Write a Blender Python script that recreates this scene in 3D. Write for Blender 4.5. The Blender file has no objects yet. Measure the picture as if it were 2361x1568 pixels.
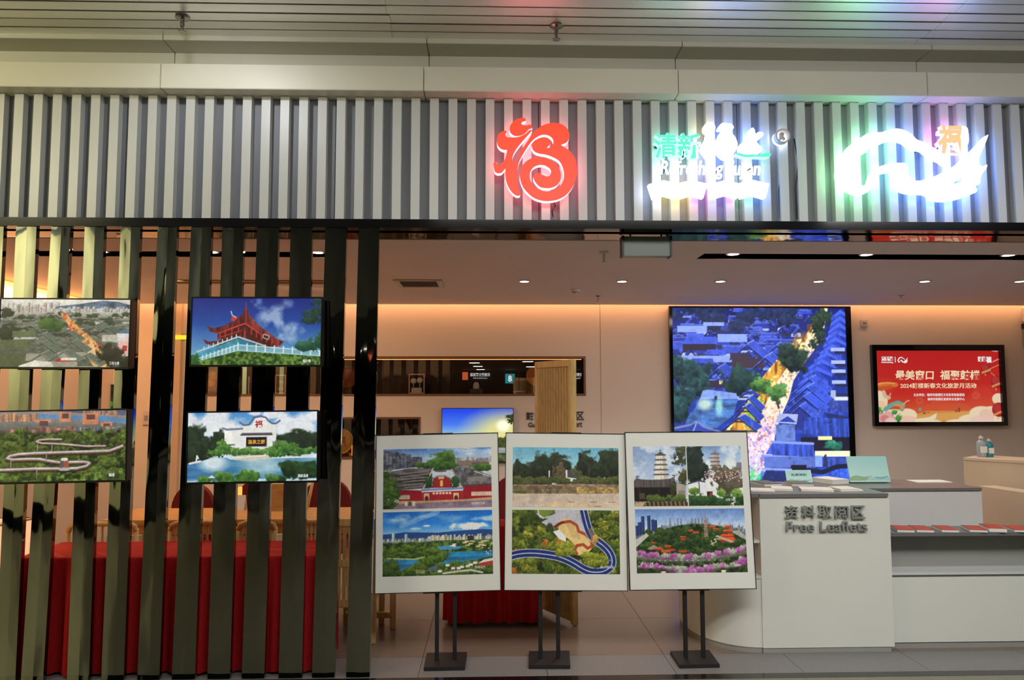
import bpy, bmesh, math, random
import numpy as np
from mathutils import Vector, Matrix
from math import radians as RAD, sin, cos, pi

S = bpy.context.scene
COL = S.collection
random.seed(5)

# ---------------------------------------------------------------- camera, world, hall lamps and added fills, exposure
W, H, FPX, CAMZ = 2361, 1568, 1700., 1.65
YAW, PITCH, ROLL = RAD(-1.68), RAD(4.2), RAD(-.085)
_f = np.array([-sin(YAW)*cos(PITCH), cos(YAW)*cos(PITCH), sin(PITCH)]); _r = np.array([cos(YAW), sin(YAW), 0.]); _u = np.cross(_r, _f)
_r, _u = cos(ROLL)*_r+sin(ROLL)*_u, -sin(ROLL)*_r+cos(ROLL)*_u
cam_data = bpy.data.cameras.new('camera'); cam = bpy.data.objects.new('camera', cam_data); COL.objects.link(cam)
cam_data.sensor_fit = 'HORIZONTAL'; cam_data.sensor_width = 36.; cam_data.lens = 36.*FPX/W; cam_data.clip_end = 200
cam.matrix_world = Matrix(((_r[0], _u[0], -_f[0], 0), (_r[1], _u[1], -_f[1], 0), (_r[2], _u[2], -_f[2], CAMZ), (0, 0, 0, 1)))
S.camera = cam
S.view_settings.view_transform = 'Standard'; S.view_settings.look = 'None'; S.view_settings.gamma = 1; S.view_settings.use_curve_mapping = False
S.view_settings.exposure = 0.
wd = bpy.data.worlds.new('world'); S.world = wd; wd.use_nodes = True
wd.node_tree.nodes['Background'].inputs[0].default_value = (.9, .92, 1, 1); wd.node_tree.nodes['Background'].inputs[1].default_value = .02

def area(name, loc, target, size, watt, col, sy=None, spread=180):
    l = bpy.data.lights.new(name, 'AREA'); l.energy = watt; l.color = col; l.size = size; l.spread = RAD(spread)
    if sy: l.shape = 'RECTANGLE'; l.size_y = sy
    o = bpy.data.objects.new(name, l); COL.objects.link(o); o.location = loc
    o.rotation_euler = (Vector(target)-Vector(loc)).to_track_quat('-Z', 'Y').to_euler(); return o
def spot(name, loc, target, watt, col, deg, blend=.5, rad=.04):
    l = bpy.data.lights.new(name, 'SPOT'); l.energy = watt; l.color = col; l.spot_size = RAD(deg); l.spot_blend = blend; l.shadow_soft_size = rad
    o = bpy.data.objects.new(name, l); COL.objects.link(o); o.location = loc
    o.rotation_euler = (Vector(target)-Vector(loc)).to_track_quat('-Z', 'Y').to_euler(); return o
area('hall_lamp_warm', (-4.4, 2.0, 3.72), (-3.4, 4.4, 2.6), 1.4, 52, (1, .93, .62), .4)
spot('hall_lamp_cool', (-1.55, 3.45, 3.74), (-1.55, 4.2, 2.4), 26, (.92, .95, 1), 150, .7, .05)
area('hall_lamp_main', (1.2, 1.9, 3.72), (1.3, 4.9, .6), 3.6, 30, (1, .98, .94), .4, 140)
area('hall_fill_down', (1.2, 1.2, 3.72), (1.3, 3.75, 0), 3.6, 36, (1, .98, .94), .5, 96)  # added fill: brightens posters and counter while sparing the fascia
area('hall_lamp_right', (4.4, 1.9, 3.72), (3.2, 4.8, .6), 1.6, 12, (.98, .99, .97), .4, 140)
area('hall_fill_right_down', (4.4, 1.4, 3.72), (3.3, 4.1, 0), 1.6, 22, (.98, .99, .97), .5, 96)  # added fill aimed low, brightens the right-hand counters
for _x, _y in ((-3, -4), (1, -7), (3.5, -3.5), (-5, -9), (-8, -16), (-3, -22), (-10, -30)): spot('hall_fill_rear', (_x, _y, 2.72), (_x, _y, 0), 110, (1, .97, .9), 120, .6, .05)  # unseen spots added to lift the rear hall mirrored in the slats
area('hall_fill_column', (-6.5, 1.3, 3.6), (-6.8, -.4, 1.7), 1.8, 190, (1, .95, .68), .5)  # unseen light added to brighten the cream column for the slat reflections

# ---------------------------------------------------------------- from a spot in the photograph to a point in the place
def _ray(px, py): return _f+_r*((px-W/2)/FPX)-_u*((py-H/2)/FPX)
def at(px, py, Y):
    d = _ray(px, py); t = Y/d[1]; return Vector((d[0]*t, Y, CAMZ+d[2]*t))
def at_z(px, py, z):
    d = _ray(px, py); t = (z-CAMZ)/d[2]; return Vector((d[0]*t, d[1]*t, z))

# ---------------------------------------------------------------- materials
def srgb(c): return tuple((x/255/12.92 if x/255 <= .04045 else ((x/255+.055)/1.055)**2.4) for x in c)
def mat(name, col, rough=.5, metal=0., spec=.5, noise=0., nscale=8., bump=0., bscale=40., coat=0., stretch=None, col2=None):
    """principled surface; col is an sRGB triple; noise mixes towards col2 (or a darker tone) by a noise texture"""
    m = bpy.data.materials.new(name); m.use_nodes = True; nt = m.node_tree; b = nt.nodes['Principled BSDF']
    c = srgb(col); b.inputs['Base Color'].default_value = (*c, 1); b.inputs['Roughness'].default_value = rough; b.inputs['Metallic'].default_value = metal
    b.inputs['Specular IOR Level'].default_value = spec; b.inputs['Coat Weight'].default_value = coat; b.inputs['Coat Roughness'].default_value = .08
    if noise or bump:
        tc = nt.nodes.new('ShaderNodeTexCoord'); mp = nt.nodes.new('ShaderNodeMapping'); nt.links.new(tc.outputs['Object'], mp.inputs[0])
        if stretch: mp.inputs['Scale'].default_value = stretch
    if noise:
        n = nt.nodes.new('ShaderNodeTexNoise'); n.inputs['Scale'].default_value = nscale; n.inputs['Detail'].default_value = 4; nt.links.new(mp.outputs[0], n.inputs['Vector'])
        r = nt.nodes.new('ShaderNodeValToRGB'); r.color_ramp.elements[0].position = .3; r.color_ramp.elements[1].position = .7
        r.color_ramp.elements[0].color = (*(srgb(col2) if col2 else tuple(x*(1-noise) for x in c)), 1); r.color_ramp.elements[1].color = (*c, 1)
        nt.links.new(n.outputs['Fac'], r.inputs[0]); nt.links.new(r.outputs[0], b.inputs['Base Color'])
    if bump:
        n2 = nt.nodes.new('ShaderNodeTexNoise'); n2.inputs['Scale'].default_value = bscale; n2.inputs['Detail'].default_value = 1.5; nt.links.new(mp.outputs[0], n2.inputs['Vector'])
        bp = nt.nodes.new('ShaderNodeBump'); bp.inputs['Strength'].default_value = min(1, bump); bp.inputs['Distance'].default_value = .05*max(1, bump); nt.links.new(n2.outputs['Fac'], bp.inputs['Height']); nt.links.new(bp.outputs[0], b.inputs['Normal'])
    return m
def emit(name, col, strength, base=(20, 20, 20)):
    m = mat(name, base, .4); b = m.node_tree.nodes['Principled BSDF']; b.inputs['Emission Color'].default_value = (*srgb(col), 1); b.inputs['Emission Strength'].default_value = strength; return m
def picture_mat(name, strength=0., rough=.45):
    """colours come from the picture grid: a print (strength 0) or a lit screen"""
    m = mat(name, (8, 8, 8), rough); nt = m.node_tree; b = nt.nodes['Principled BSDF']; a = nt.nodes.new('ShaderNodeAttribute'); a.attribute_name = 'Col'
    if strength: nt.links.new(a.outputs['Color'], b.inputs['Emission Color']); b.inputs['Emission Strength'].default_value = strength
    else: nt.links.new(a.outputs['Color'], b.inputs['Base Color'])
    return m

# ---------------------------------------------------------------- meshes and objects
WL = {}
class MB:
    def __init__(s, M=None): s.v = []; s.f = []; s.mi = []; s.M = M
    def face(s, pts, mi=0):
        k = len(s.v); s.v += [tuple(p) for p in pts]; s.f.append(tuple(range(k, k+len(pts)))); s.mi.append(mi)
    def box(s, x0, x1, y0, y1, z0, z1, mi=0):
        k = len(s.v); s.v += [(x, y, z) for z in (z0, z1) for x, y in ((x0, y0), (x1, y0), (x1, y1), (x0, y1))]
        for q in ((0, 3, 2, 1), (4, 5, 6, 7), (0, 1, 5, 4), (1, 2, 6, 5), (2, 3, 7, 6), (3, 0, 4, 7)): s.f.append(tuple(k+i for i in q)); s.mi.append(mi)
        return s
    def hexa(s, p, mi=0):
        """eight corners: bottom ring then top ring"""
        k = len(s.v); s.v += [tuple(q) for q in p]
        for q in ((0, 3, 2, 1), (4, 5, 6, 7), (0, 1, 5, 4), (1, 2, 6, 5), (2, 3, 7, 6), (3, 0, 4, 7)): s.f.append(tuple(k+i for i in q)); s.mi.append(mi)
        return s
    def prism(s, pts, a, b, axis='z', mi=0, mtop=None):
        n = len(pts); k = len(s.v)
        for h in (a, b): s.v += [((x, y, h) if axis == 'z' else (x, h, y) if axis == 'y' else (h, x, y)) for x, y in pts]
        s.f.append(tuple(k+i for i in reversed(range(n)))); s.mi.append(mi if mtop is None else mtop); s.f.append(tuple(k+n+i for i in range(n))); s.mi.append(mi if mtop is None else mtop)
        for i in range(n): j = (i+1) % n; s.f.append((k+i, k+j, k+n+j, k+n+i)); s.mi.append(mi)
        return s
    def tube(s, pts, r, seg=8, mi=0):
        pts = [Vector(p) for p in pts]; n = len(pts); k = len(s.v); rr = r if isinstance(r, (list, tuple)) else [r]*n
        up = Vector((0, 0, 1))
        for i, p in enumerate(pts):
            d = (pts[min(i+1, n-1)]-pts[max(i-1, 0)]).normalized(); a = d.cross(up if abs(d.z) < .95 else Vector((1, 0, 0))).normalized(); b = d.cross(a)
            for q in range(seg): t = 2*pi*q/seg; s.v.append(tuple(p+(a*cos(t)+b*sin(t))*rr[i]))
        for i in range(n-1):
            for q in range(seg): w = (q+1) % seg; s.f.append((k+i*seg+q, k+i*seg+w, k+(i+1)*seg+w, k+(i+1)*seg+q)); s.mi.append(mi)
        s.f.append(tuple(k+q for q in reversed(range(seg)))); s.mi.append(mi); s.f.append(tuple(k+(n-1)*seg+q for q in range(seg))); s.mi.append(mi)
        return s
    def lathe(s, prof, cx=0, cy=0, seg=20, mi=0, axis='z', cz=0):
        k = len(s.v); n = len(prof)
        for r, h in prof:
            for q in range(seg):
                t = 2*pi*q/seg; x, y = r*cos(t), r*sin(t)
                s.v.append((cx+x, cy+y, cz+h) if axis == 'z' else (cx+x, cy+h, cz+y))
        for i in range(n-1):
            for q in range(seg): w = (q+1) % seg; s.f.append((k+i*seg+q, k+i*seg+w, k+(i+1)*seg+w, k+(i+1)*seg+q)); s.mi.append(mi)
        s.f.append(tuple(k+q for q in reversed(range(seg)))); s.mi.append(mi); s.f.append(tuple(k+(n-1)*seg+q for q in range(seg))); s.mi.append(mi)
        return s
    def build(s, name, m, parent=None, smooth=False, bevel=0., label=None):
        off = Vector(WL.get(parent.name, (0, 0, 0))) if parent else Vector((0, 0, 0))
        vs = [(s.M @ Vector(v) if s.M else Vector(v))-off for v in s.v]
        me = bpy.data.meshes.new(name); me.from_pydata([tuple(v) for v in vs], [], s.f)
        for x in (m if isinstance(m, (list, tuple)) else [m]): me.materials.append(x)
        me.polygons.foreach_set('material_index', s.mi)
        bm = bmesh.new(); bm.from_mesh(me); bmesh.ops.recalc_face_normals(bm, faces=bm.faces)
        if bevel: bmesh.ops.bevel(bm, geom=[e for e in bm.edges if e.is_manifold and e.calc_face_angle(0) > .5], offset=bevel, segments=2, affect='EDGES', clamp_overlap=True)
        bm.to_mesh(me); bm.free()
        if smooth: me.shade_smooth() if smooth is True else me.set_sharp_from_angle(angle=smooth)
        if smooth and smooth is not True: me.polygons.foreach_set('use_smooth', [True]*len(me.polygons))
        return link(name, me, parent, off, label)
def link(name, me, parent=None, off=(0, 0, 0), label=None):
    o = bpy.data.objects.new(name, me); COL.objects.link(o)
    if parent: o.parent = parent
    WL[o.name] = tuple(off)
    if label: o['label'] = label
    return o
def thing(name, label, cat, loc=(0, 0, 0), group=None, local=False, rot=None):
    """an Empty at the thing's base; its parts are given in world coordinates, or in its own when local"""
    o = bpy.data.objects.new(name, None); COL.objects.link(o); o.location = loc; o['label'] = label; o['category'] = cat
    if group: o['group'] = group
    if rot: o.rotation_euler = rot
    WL[o.name] = (0, 0, 0) if local else tuple(loc); return o
def tag(o, label, cat, group=None):
    o['label'] = label; o['category'] = cat
    if group: o['group'] = group
    return o
def struct(o): o['kind'] = 'structure'; return o
def dup(root, loc, label, group=None, rot=None):
    r = root.copy(); COL.objects.link(r); r.location = loc; r['label'] = label
    if group: r['group'] = group
    if rot is not None: r.rotation_euler = rot
    for ch in root.children:
        c = ch.copy(); COL.objects.link(c); c.parent = r
        for g in ch.children: d = g.copy(); COL.objects.link(d); d.parent = c
    return r
def holes(x0, x1, y0, y1, cuts):
    """rectangles that fill x0..x1, y0..y1 except for the cuts"""
    xs = sorted({x0, x1, *[c[i] for c in cuts for i in (0, 1)]}); ys = sorted({y0, y1, *[c[i] for c in cuts for i in (2, 3)]}); out = []
    for a, b in zip(ys[:-1], ys[1:]):
        run = None
        for c, d in zip(xs[:-1], xs[1:]):
            hole = any(q[0] <= (c+d)/2 <= q[1] and q[2] <= (a+b)/2 <= q[3] for q in cuts)
            if hole:
                if run: out.append((run[0], run[1], a, b)); run = None
            else: run = (run[0], d) if run else (c, d)
        if run: out.append((run[0], run[1], a, b))
    return out
def picture(name, p, o, ux, uz, m, parent=None, M=None, label=None):
    """a colour grid: o is the top left corner, ux runs along the top edge, uz down the left edge"""
    off = Vector(WL.get(parent.name, (0, 0, 0))) if parent else Vector((0, 0, 0)); o, ux, uz = Vector(o), Vector(ux), Vector(uz)
    if M: o2 = M @ o; ux = M.to_3x3() @ ux; uz = M.to_3x3() @ uz; o = o2
    o = o-off; w, h = p.w, p.h; a = np.linspace(0, 1, w); b = np.linspace(0, 1, h); A, B = np.meshgrid(a, b)
    co = np.array(o)+A[..., None]*np.array(ux)+B[..., None]*np.array(uz); me = bpy.data.meshes.new(name)
    idx = np.arange(w*h).reshape(h, w); q = np.stack([idx[1:, :-1], idx[1:, 1:], idx[:-1, 1:], idx[:-1, :-1]], -1).reshape(-1, 4)
    nf = len(q); me.vertices.add(w*h); me.vertices.foreach_set('co', co.reshape(-1)); me.loops.add(nf*4); me.loops.foreach_set('vertex_index', q.reshape(-1)); me.polygons.add(nf); me.polygons.foreach_set('loop_start', np.arange(nf)*4); me.update(calc_edges=True)
    c = np.clip(p.a, 0, 255)/255.; c = np.where(c <= .04045, c/12.92, ((c+.055)/1.055)**2.4); at_ = me.color_attributes.new('Col', 'FLOAT_COLOR', 'POINT')
    at_.data.foreach_set('color', np.concatenate([c, np.ones((h, w, 1))], -1).reshape(-1).astype(np.float32)); me.materials.append(m)
    return link(name, me, parent, off, label)
def _curve_mesh(cu):
    o = bpy.data.objects.new('outline', cu); COL.objects.link(o); bpy.context.view_layer.update()
    me = bpy.data.meshes.new_from_object(o.evaluated_get(bpy.context.evaluated_depsgraph_get())); bpy.data.objects.remove(o); bpy.data.curves.remove(cu); return me
def text(name, body, cx, cz, y, w, h, m, parent=None, ext=.001, bold=0., back=False, M=None, mats=None, shear=0., label=None):
    """lettering fitted to a w x h box centred at (cx, cz), its back at depth y, standing out by ext towards the reader"""
    cu = bpy.data.curves.new(name, 'FONT'); cu.body = body; cu.size = 1; cu.extrude = .5; cu.offset = bold; cu.resolution_u = 3; cu.shear = shear
    me = _curve_mesh(cu); n = len(me.vertices); co = np.zeros(n*3); me.vertices.foreach_get('co', co); co = co.reshape(-1, 3); lo, hi = co.min(0), co.max(0); off = Vector(WL.get(parent.name, (0, 0, 0))) if parent else Vector((0, 0, 0)); k = -1 if back else 1
    x = ((co[:, 0]-lo[0])/(hi[0]-lo[0])-.5)*w*k+cx; z = ((co[:, 1]-lo[1])/(hi[1]-lo[1])-.5)*h+cz; yy = y-(co[:, 2]+.5)*ext*k
    P = np.stack([x, yy, z], -1)
    if M: P = P @ np.array(M.to_3x3()).T+np.array(M.translation)
    me.vertices.foreach_set('co', (P-np.array(off)).reshape(-1)); me.name = name; me.materials.clear()
    for q in (mats or [m]): me.materials.append(q)
    me.update()
    if mats: me.polygons.foreach_set('material_index', [0 if abs(f.normal.y) > .7 and f.normal.y*k < 0 else 1 for f in me.polygons])
    else: me.polygons.foreach_set('material_index', [0]*len(me.polygons))
    return link(name, me, parent, off, label)
def letters(name, body, cx, cz, y, w, h, parent, ext, bold, mats, shear=0.):
    """a line of lettering as one mesh per letter"""
    def ext_of(s):
        cu = bpy.data.curves.new('measure', 'FONT'); cu.body = s; cu.size = 1; cu.offset = bold; cu.resolution_u = 3; cu.shear = shear; me = _curve_mesh(cu)
        co = np.zeros(len(me.vertices)*3); me.vertices.foreach_get('co', co); co = co.reshape(-1, 3); bpy.data.meshes.remove(me); return co[:, 0].min(), co[:, 0].max(), co[:, 1].min(), co[:, 1].max()
    L, R, B, T = ext_of(body); sx, sz = w/(R-L), h/(T-B)
    for i, ch in enumerate(body):
        if ch == ' ': continue
        a, b, c, d = ext_of(ch); r = ext_of(body[:i+1])[1]; r = r if ext_of(body[:i] or '.')[1] < r or i == 0 else r
        text(name, ch, cx-w/2+(r-L-(b-a)/2)*sx, cz-h/2+((c+d)/2-B)*sz, y, (b-a)*sx, (d-c)*sz, None, parent, ext, bold, mats=mats, shear=shear)
def smooth_loop(pts, n=4, sharp=()):
    o = []; N = len(pts)
    for i in range(N):
        a, b, c, d = pts[i-1], pts[i], pts[(i+1) % N], pts[(i+2) % N]
        if i in sharp: a = b
        if (i+1) % N in sharp: d = c
        for j in range(n):
            t = j/n; o.append(tuple(.5*(2*b[k]+(c[k]-a[k])*t+(2*a[k]-5*b[k]+4*c[k]-d[k])*t*t+(3*b[k]-a[k]-3*c[k]+d[k])*t**3) for k in (0, 1)))
    return o
def shape(name, loops, y, ext, mats, parent=None, label=None):
    """a flat cut-out from (x, z) outlines: front face at y, thickness ext; mats = face, edge and back"""
    cu = bpy.data.curves.new(name, 'CURVE'); cu.dimensions = '2D'; cu.fill_mode = 'BOTH'; cu.extrude = .5
    for lp in loops:
        sp = cu.splines.new('POLY'); sp.points.add(len(lp)-1); sp.use_cyclic_u = True
        for i, (x, z) in enumerate(lp): sp.points[i].co = (x, z, 0, 1)
    me = _curve_mesh(cu); n = len(me.vertices); co = np.zeros(n*3); me.vertices.foreach_get('co', co); co = co.reshape(-1, 3); off = Vector(WL.get(parent.name, (0, 0, 0))) if parent else Vector((0, 0, 0))
    P = np.stack([co[:, 0], y+(.5-co[:, 2])*ext, co[:, 1]], -1)-np.array(off); me.vertices.foreach_set('co', P.reshape(-1)); me.name = name; me.materials.clear()
    for q in mats: me.materials.append(q)
    me.update(); ym = P[:, 1].min()
    me.polygons.foreach_set('material_index', [0 if all(abs(me.vertices[v].co.y-ym) < 1e-5 for v in f.vertices) else min(1, len(mats)-1) for f in me.polygons])
    return link(name, me, parent, off, label)
# ---------------------------------------------------------------- flat pictures (prints and screens), computed as colour grids
def vnoise(w, h, fx, fy, seed, octv=4, gain=.55):
    """smooth value noise on a w x h grid, 0..1"""
    rs = np.random.RandomState(seed); out = np.zeros((h, w)); amp = 1.; tot = 0.
    for o in range(octv):
        nx, ny = max(2, int(fx*2**o)+2), max(2, int(fy*2**o)+2)
        g = rs.rand(ny, nx)
        x = np.linspace(0, nx-1.001, w); y = np.linspace(0, ny-1.001, h)
        xi, yi = x.astype(int), y.astype(int)
        tx, ty = x-xi, y-yi; tx = tx*tx*(3-2*tx); ty = ty*ty*(3-2*ty)
        a = g[np.ix_(yi, xi)]; b = g[np.ix_(yi, xi+1)]; c = g[np.ix_(yi+1, xi)]; d = g[np.ix_(yi+1, xi+1)]
        out += amp*((a*(1-tx)+b*tx)*(1-ty)[:, None]+(c*(1-tx)+d*tx)*ty[:, None]); tot += amp; amp *= gain
    out /= tot
    lo, hi = np.percentile(out, 2), np.percentile(out, 98)
    return np.clip((out-lo)/(hi-lo), 0, 1)

def grain(p, amt=.12, f=70):
    """the fine tonal texture of a photograph"""
    p.a = p.a*(1+amt*.8*(p.n(f, None, 2)-.5)+amt*.8*(p.n(f/5, None, 3)-.5))[..., None]; return p
class Pic:
    def __init__(s, w, h, seed=1):
        s.w, s.h, s.seed = w, h, seed
        s.a = np.zeros((h, w, 3)); s.asp = w/h
        s.U, s.V = np.meshgrid((np.arange(w)+.5)/w, (np.arange(h)+.5)/h)
        s.rs = np.random.RandomState(seed)
    def n(s, fx, fy=None, octv=4):
        s.seed += 7
        return vnoise(s.w, s.h, fx, fy or fx/s.asp, s.seed, octv)
    def put(s, m, col):
        col = np.asarray(col, float)
        s.a = s.a*(1-m[..., None])+col*m[..., None]
    def grad(s, stops, axis='v', m=None):
        T = s.V if axis == 'v' else s.U
        p = [q[0] for q in stops]
        c = np.stack([np.interp(T, p, [q[1][k] for q in stops]) for k in range(3)], -1)
        if m is None: s.a = c
        else: s.a = s.a*(1-m[..., None])+c*m[..., None]
    def pm(s, pts):
        """polygon mask, 3x3 samples per cell inside its bounding box"""
        p = np.asarray(pts, float)
        i0 = max(0, int(p[:, 0].min()*s.w)-1); i1 = min(s.w, int(p[:, 0].max()*s.w)+2)
        j0 = max(0, int(p[:, 1].min()*s.h)-1); j1 = min(s.h, int(p[:, 1].max()*s.h)+2)
        m = np.zeros((s.h, s.w))
        if i1 <= i0 or j1 <= j0: return m
        for ox in (1/6, .5, 5/6):
            for oy in (1/6, .5, 5/6):
                X, Y = np.meshgrid((np.arange(i0, i1)+ox)/s.w, (np.arange(j0, j1)+oy)/s.h)
                ins = np.zeros(X.shape, bool)
                for k in range(len(p)):
                    x1, y1 = p[k-1]; x2, y2 = p[k]
                    if y1 == y2: continue
                    ins ^= ((y1 > Y) != (y2 > Y)) & (X < (x2-x1)*(Y-y1)/(y2-y1)+x1)
                m[j0:j1, i0:i1] += ins/9.
        return m
    def poly(s, pts, col, al=1., tex=None, amt=0.):
        m = s.pm(pts)*al
        if tex is None: s.put(m, col)
        else: s.put(m, np.asarray(col, float)*(1+amt*(tex[..., None]-.5)*2))
    def rect(s, u0, v0, u1, v1, col, al=1.):
        s.poly([(u0, v0), (u1, v0), (u1, v1), (u0, v1)], col, al)
    def em(s, cx, cy, rx, ry, soft=.12, rough=None, amt=0.):
        d = np.sqrt(((s.U-cx)/rx)**2+((s.V-cy)/ry)**2)
        if rough is not None: d = d+(rough-.5)*amt*2
        return np.clip((1-d)/soft+.5, 0, 1)
    def ell(s, cx, cy, rx, ry, col, al=1., soft=.12, rough=None, amt=0.):
        s.put(s.em(cx, cy, rx, ry, soft, rough, amt)*al, col)
    def line(s, pts, wd, col, al=1.):
        """wd in fractions of the height"""
        best = np.full((s.h, s.w), 9.)
        X, Y = s.U*s.asp, s.V
        for (a, b), (c, d) in zip(pts[:-1], pts[1:]):
            a2, c2 = a*s.asp, c*s.asp; L = (c2-a2)**2+(d-b)**2+1e-12
            t = np.clip(((X-a2)*(c2-a2)+(Y-b)*(d-b))/L, 0, 1)
            best = np.minimum(best, np.hypot(X-a2-t*(c2-a2), Y-b-t*(d-b)))
        s.put(np.clip((wd/2-best)*s.h+.5, 0, 1)*al, col)
    def tree(s, cx, cy, rx, ry, dark, light, rough=.35, f=None):
        nz = s.n(f or 2.2/rx, None, 4); n2 = s.n(3.5/rx, None, 3)
        m = s.em(cx, cy, rx, ry, .25, nz, rough)
        t = np.clip(.15+.6*n2+.55*(cy-s.V)/ry*.6, 0, 1)[..., None]
        s.put(m, np.asarray(dark, float)*(1-t)+np.asarray(light, float)*t)
    def leafy(s, m, dark, light, f):
        t = s.n(f, None, 4); t = np.clip((t-.2)*1.5, 0, 1)[..., None]
        s.put(m, np.asarray(dark, float)*(1-t)+np.asarray(light, float)*t)
    def city(s, u0, u1, base, hmin, hmax, num, cols, wmin=.012, wmax=.03):
        """base: function u -> v"""
        for k in range(num):
            u = s.rs.uniform(u0, u1); wd = s.rs.uniform(wmin, wmax); hh = s.rs.uniform(hmin, hmax)
            c = np.asarray(cols[s.rs.randint(len(cols))], float)*s.rs.uniform(.85, 1.1); b = base(u)
            s.rect(u, b-hh, u+wd, b, c); s.rect(u+wd*.62, b-hh, u+wd, b, c*.72)
            for q in range(2): s.rect(u+wd*.1, b-hh*(.75-.35*q), u+wd*.55, b-hh*(.62-.35*q), c*.8)
    def gable(s, u, v, wd, hh, roof, ridge, wall=None, dirn=1):
        """a house seen from above: two roof faces, a light ridge and a gable end"""
        r = np.asarray(roof, float)
        if wall is not None: s.poly([(u-wd*.9, v+hh*.5), (u+wd*.9, v+hh*.5), (u+wd*.9, v+hh*1.15), (u-wd*.9, v+hh*1.15)], wall)
        s.poly([(u, v-hh*.5), (u+dirn*wd*.35, v-hh*.75), (u+dirn*wd*1.35, v+hh*.2), (u+dirn*wd, v+hh*.55)], r)
        s.poly([(u, v-hh*.5), (u-dirn*wd, v+hh*.5), (u-dirn*wd*.7, v+hh*.25), (u+dirn*wd*.35, v-hh*.75)], r*.72)
        s.line([(u, v-hh*.5), (u+dirn*wd*.35, v-hh*.75)], .008, ridge, .9); s.line([(u-dirn*wd, v+hh*.53), (u, v-hh*.47), (u+dirn*wd, v+hh*.58)], .006, r*1.25, .7); s.line([(u-dirn*wd, v+hh*.58), (u, v-hh*.4), (u+dirn*wd, v+hh*.64)], .008, r*.3, .7)
        for q in (.25, .5, .75): s.line([(u+dirn*wd*.35*q, v-hh*(.5+.25*q)), (u+dirn*wd*(1+.35*q), v+hh*(.55-.35*q))], .003, r*.7, .6)
    def town(s, num, v0, v1, roofs, ridge, walls, keep=None, k=1.):
        for q in range(num):
            t = (q+s.rs.rand())/num; v = v0+(v1-v0)*t; u = s.rs.rand(); z = .018+.06*t*k
            if keep is not None and not keep(u, v): continue
            c = np.asarray(roofs[s.rs.randint(len(roofs))], float)*s.rs.uniform(.8, 1.15)
            if s.rs.rand() < .45: s.gable(u, v, z, z*1.1, c, ridge, walls[s.rs.randint(len(walls))] if s.rs.rand() < .5 else None, s.rs.choice([-1, 1]))
            else:
                s.poly([(u-z*1.6, v+z*.5), (u-z*1.3, v-z*.5), (u+z*1.3, v-z*.55), (u+z*1.6, v+z*.45)], c)
                s.line([(u-z*1.3, v-z*.5), (u+z*1.3, v-z*.55)], .006, ridge, .7)
                if s.rs.rand() < .5: s.rect(u-z*1.5, v+z*.5, u+z*1.5, v+z*.95, walls[s.rs.randint(len(walls))])

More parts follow.
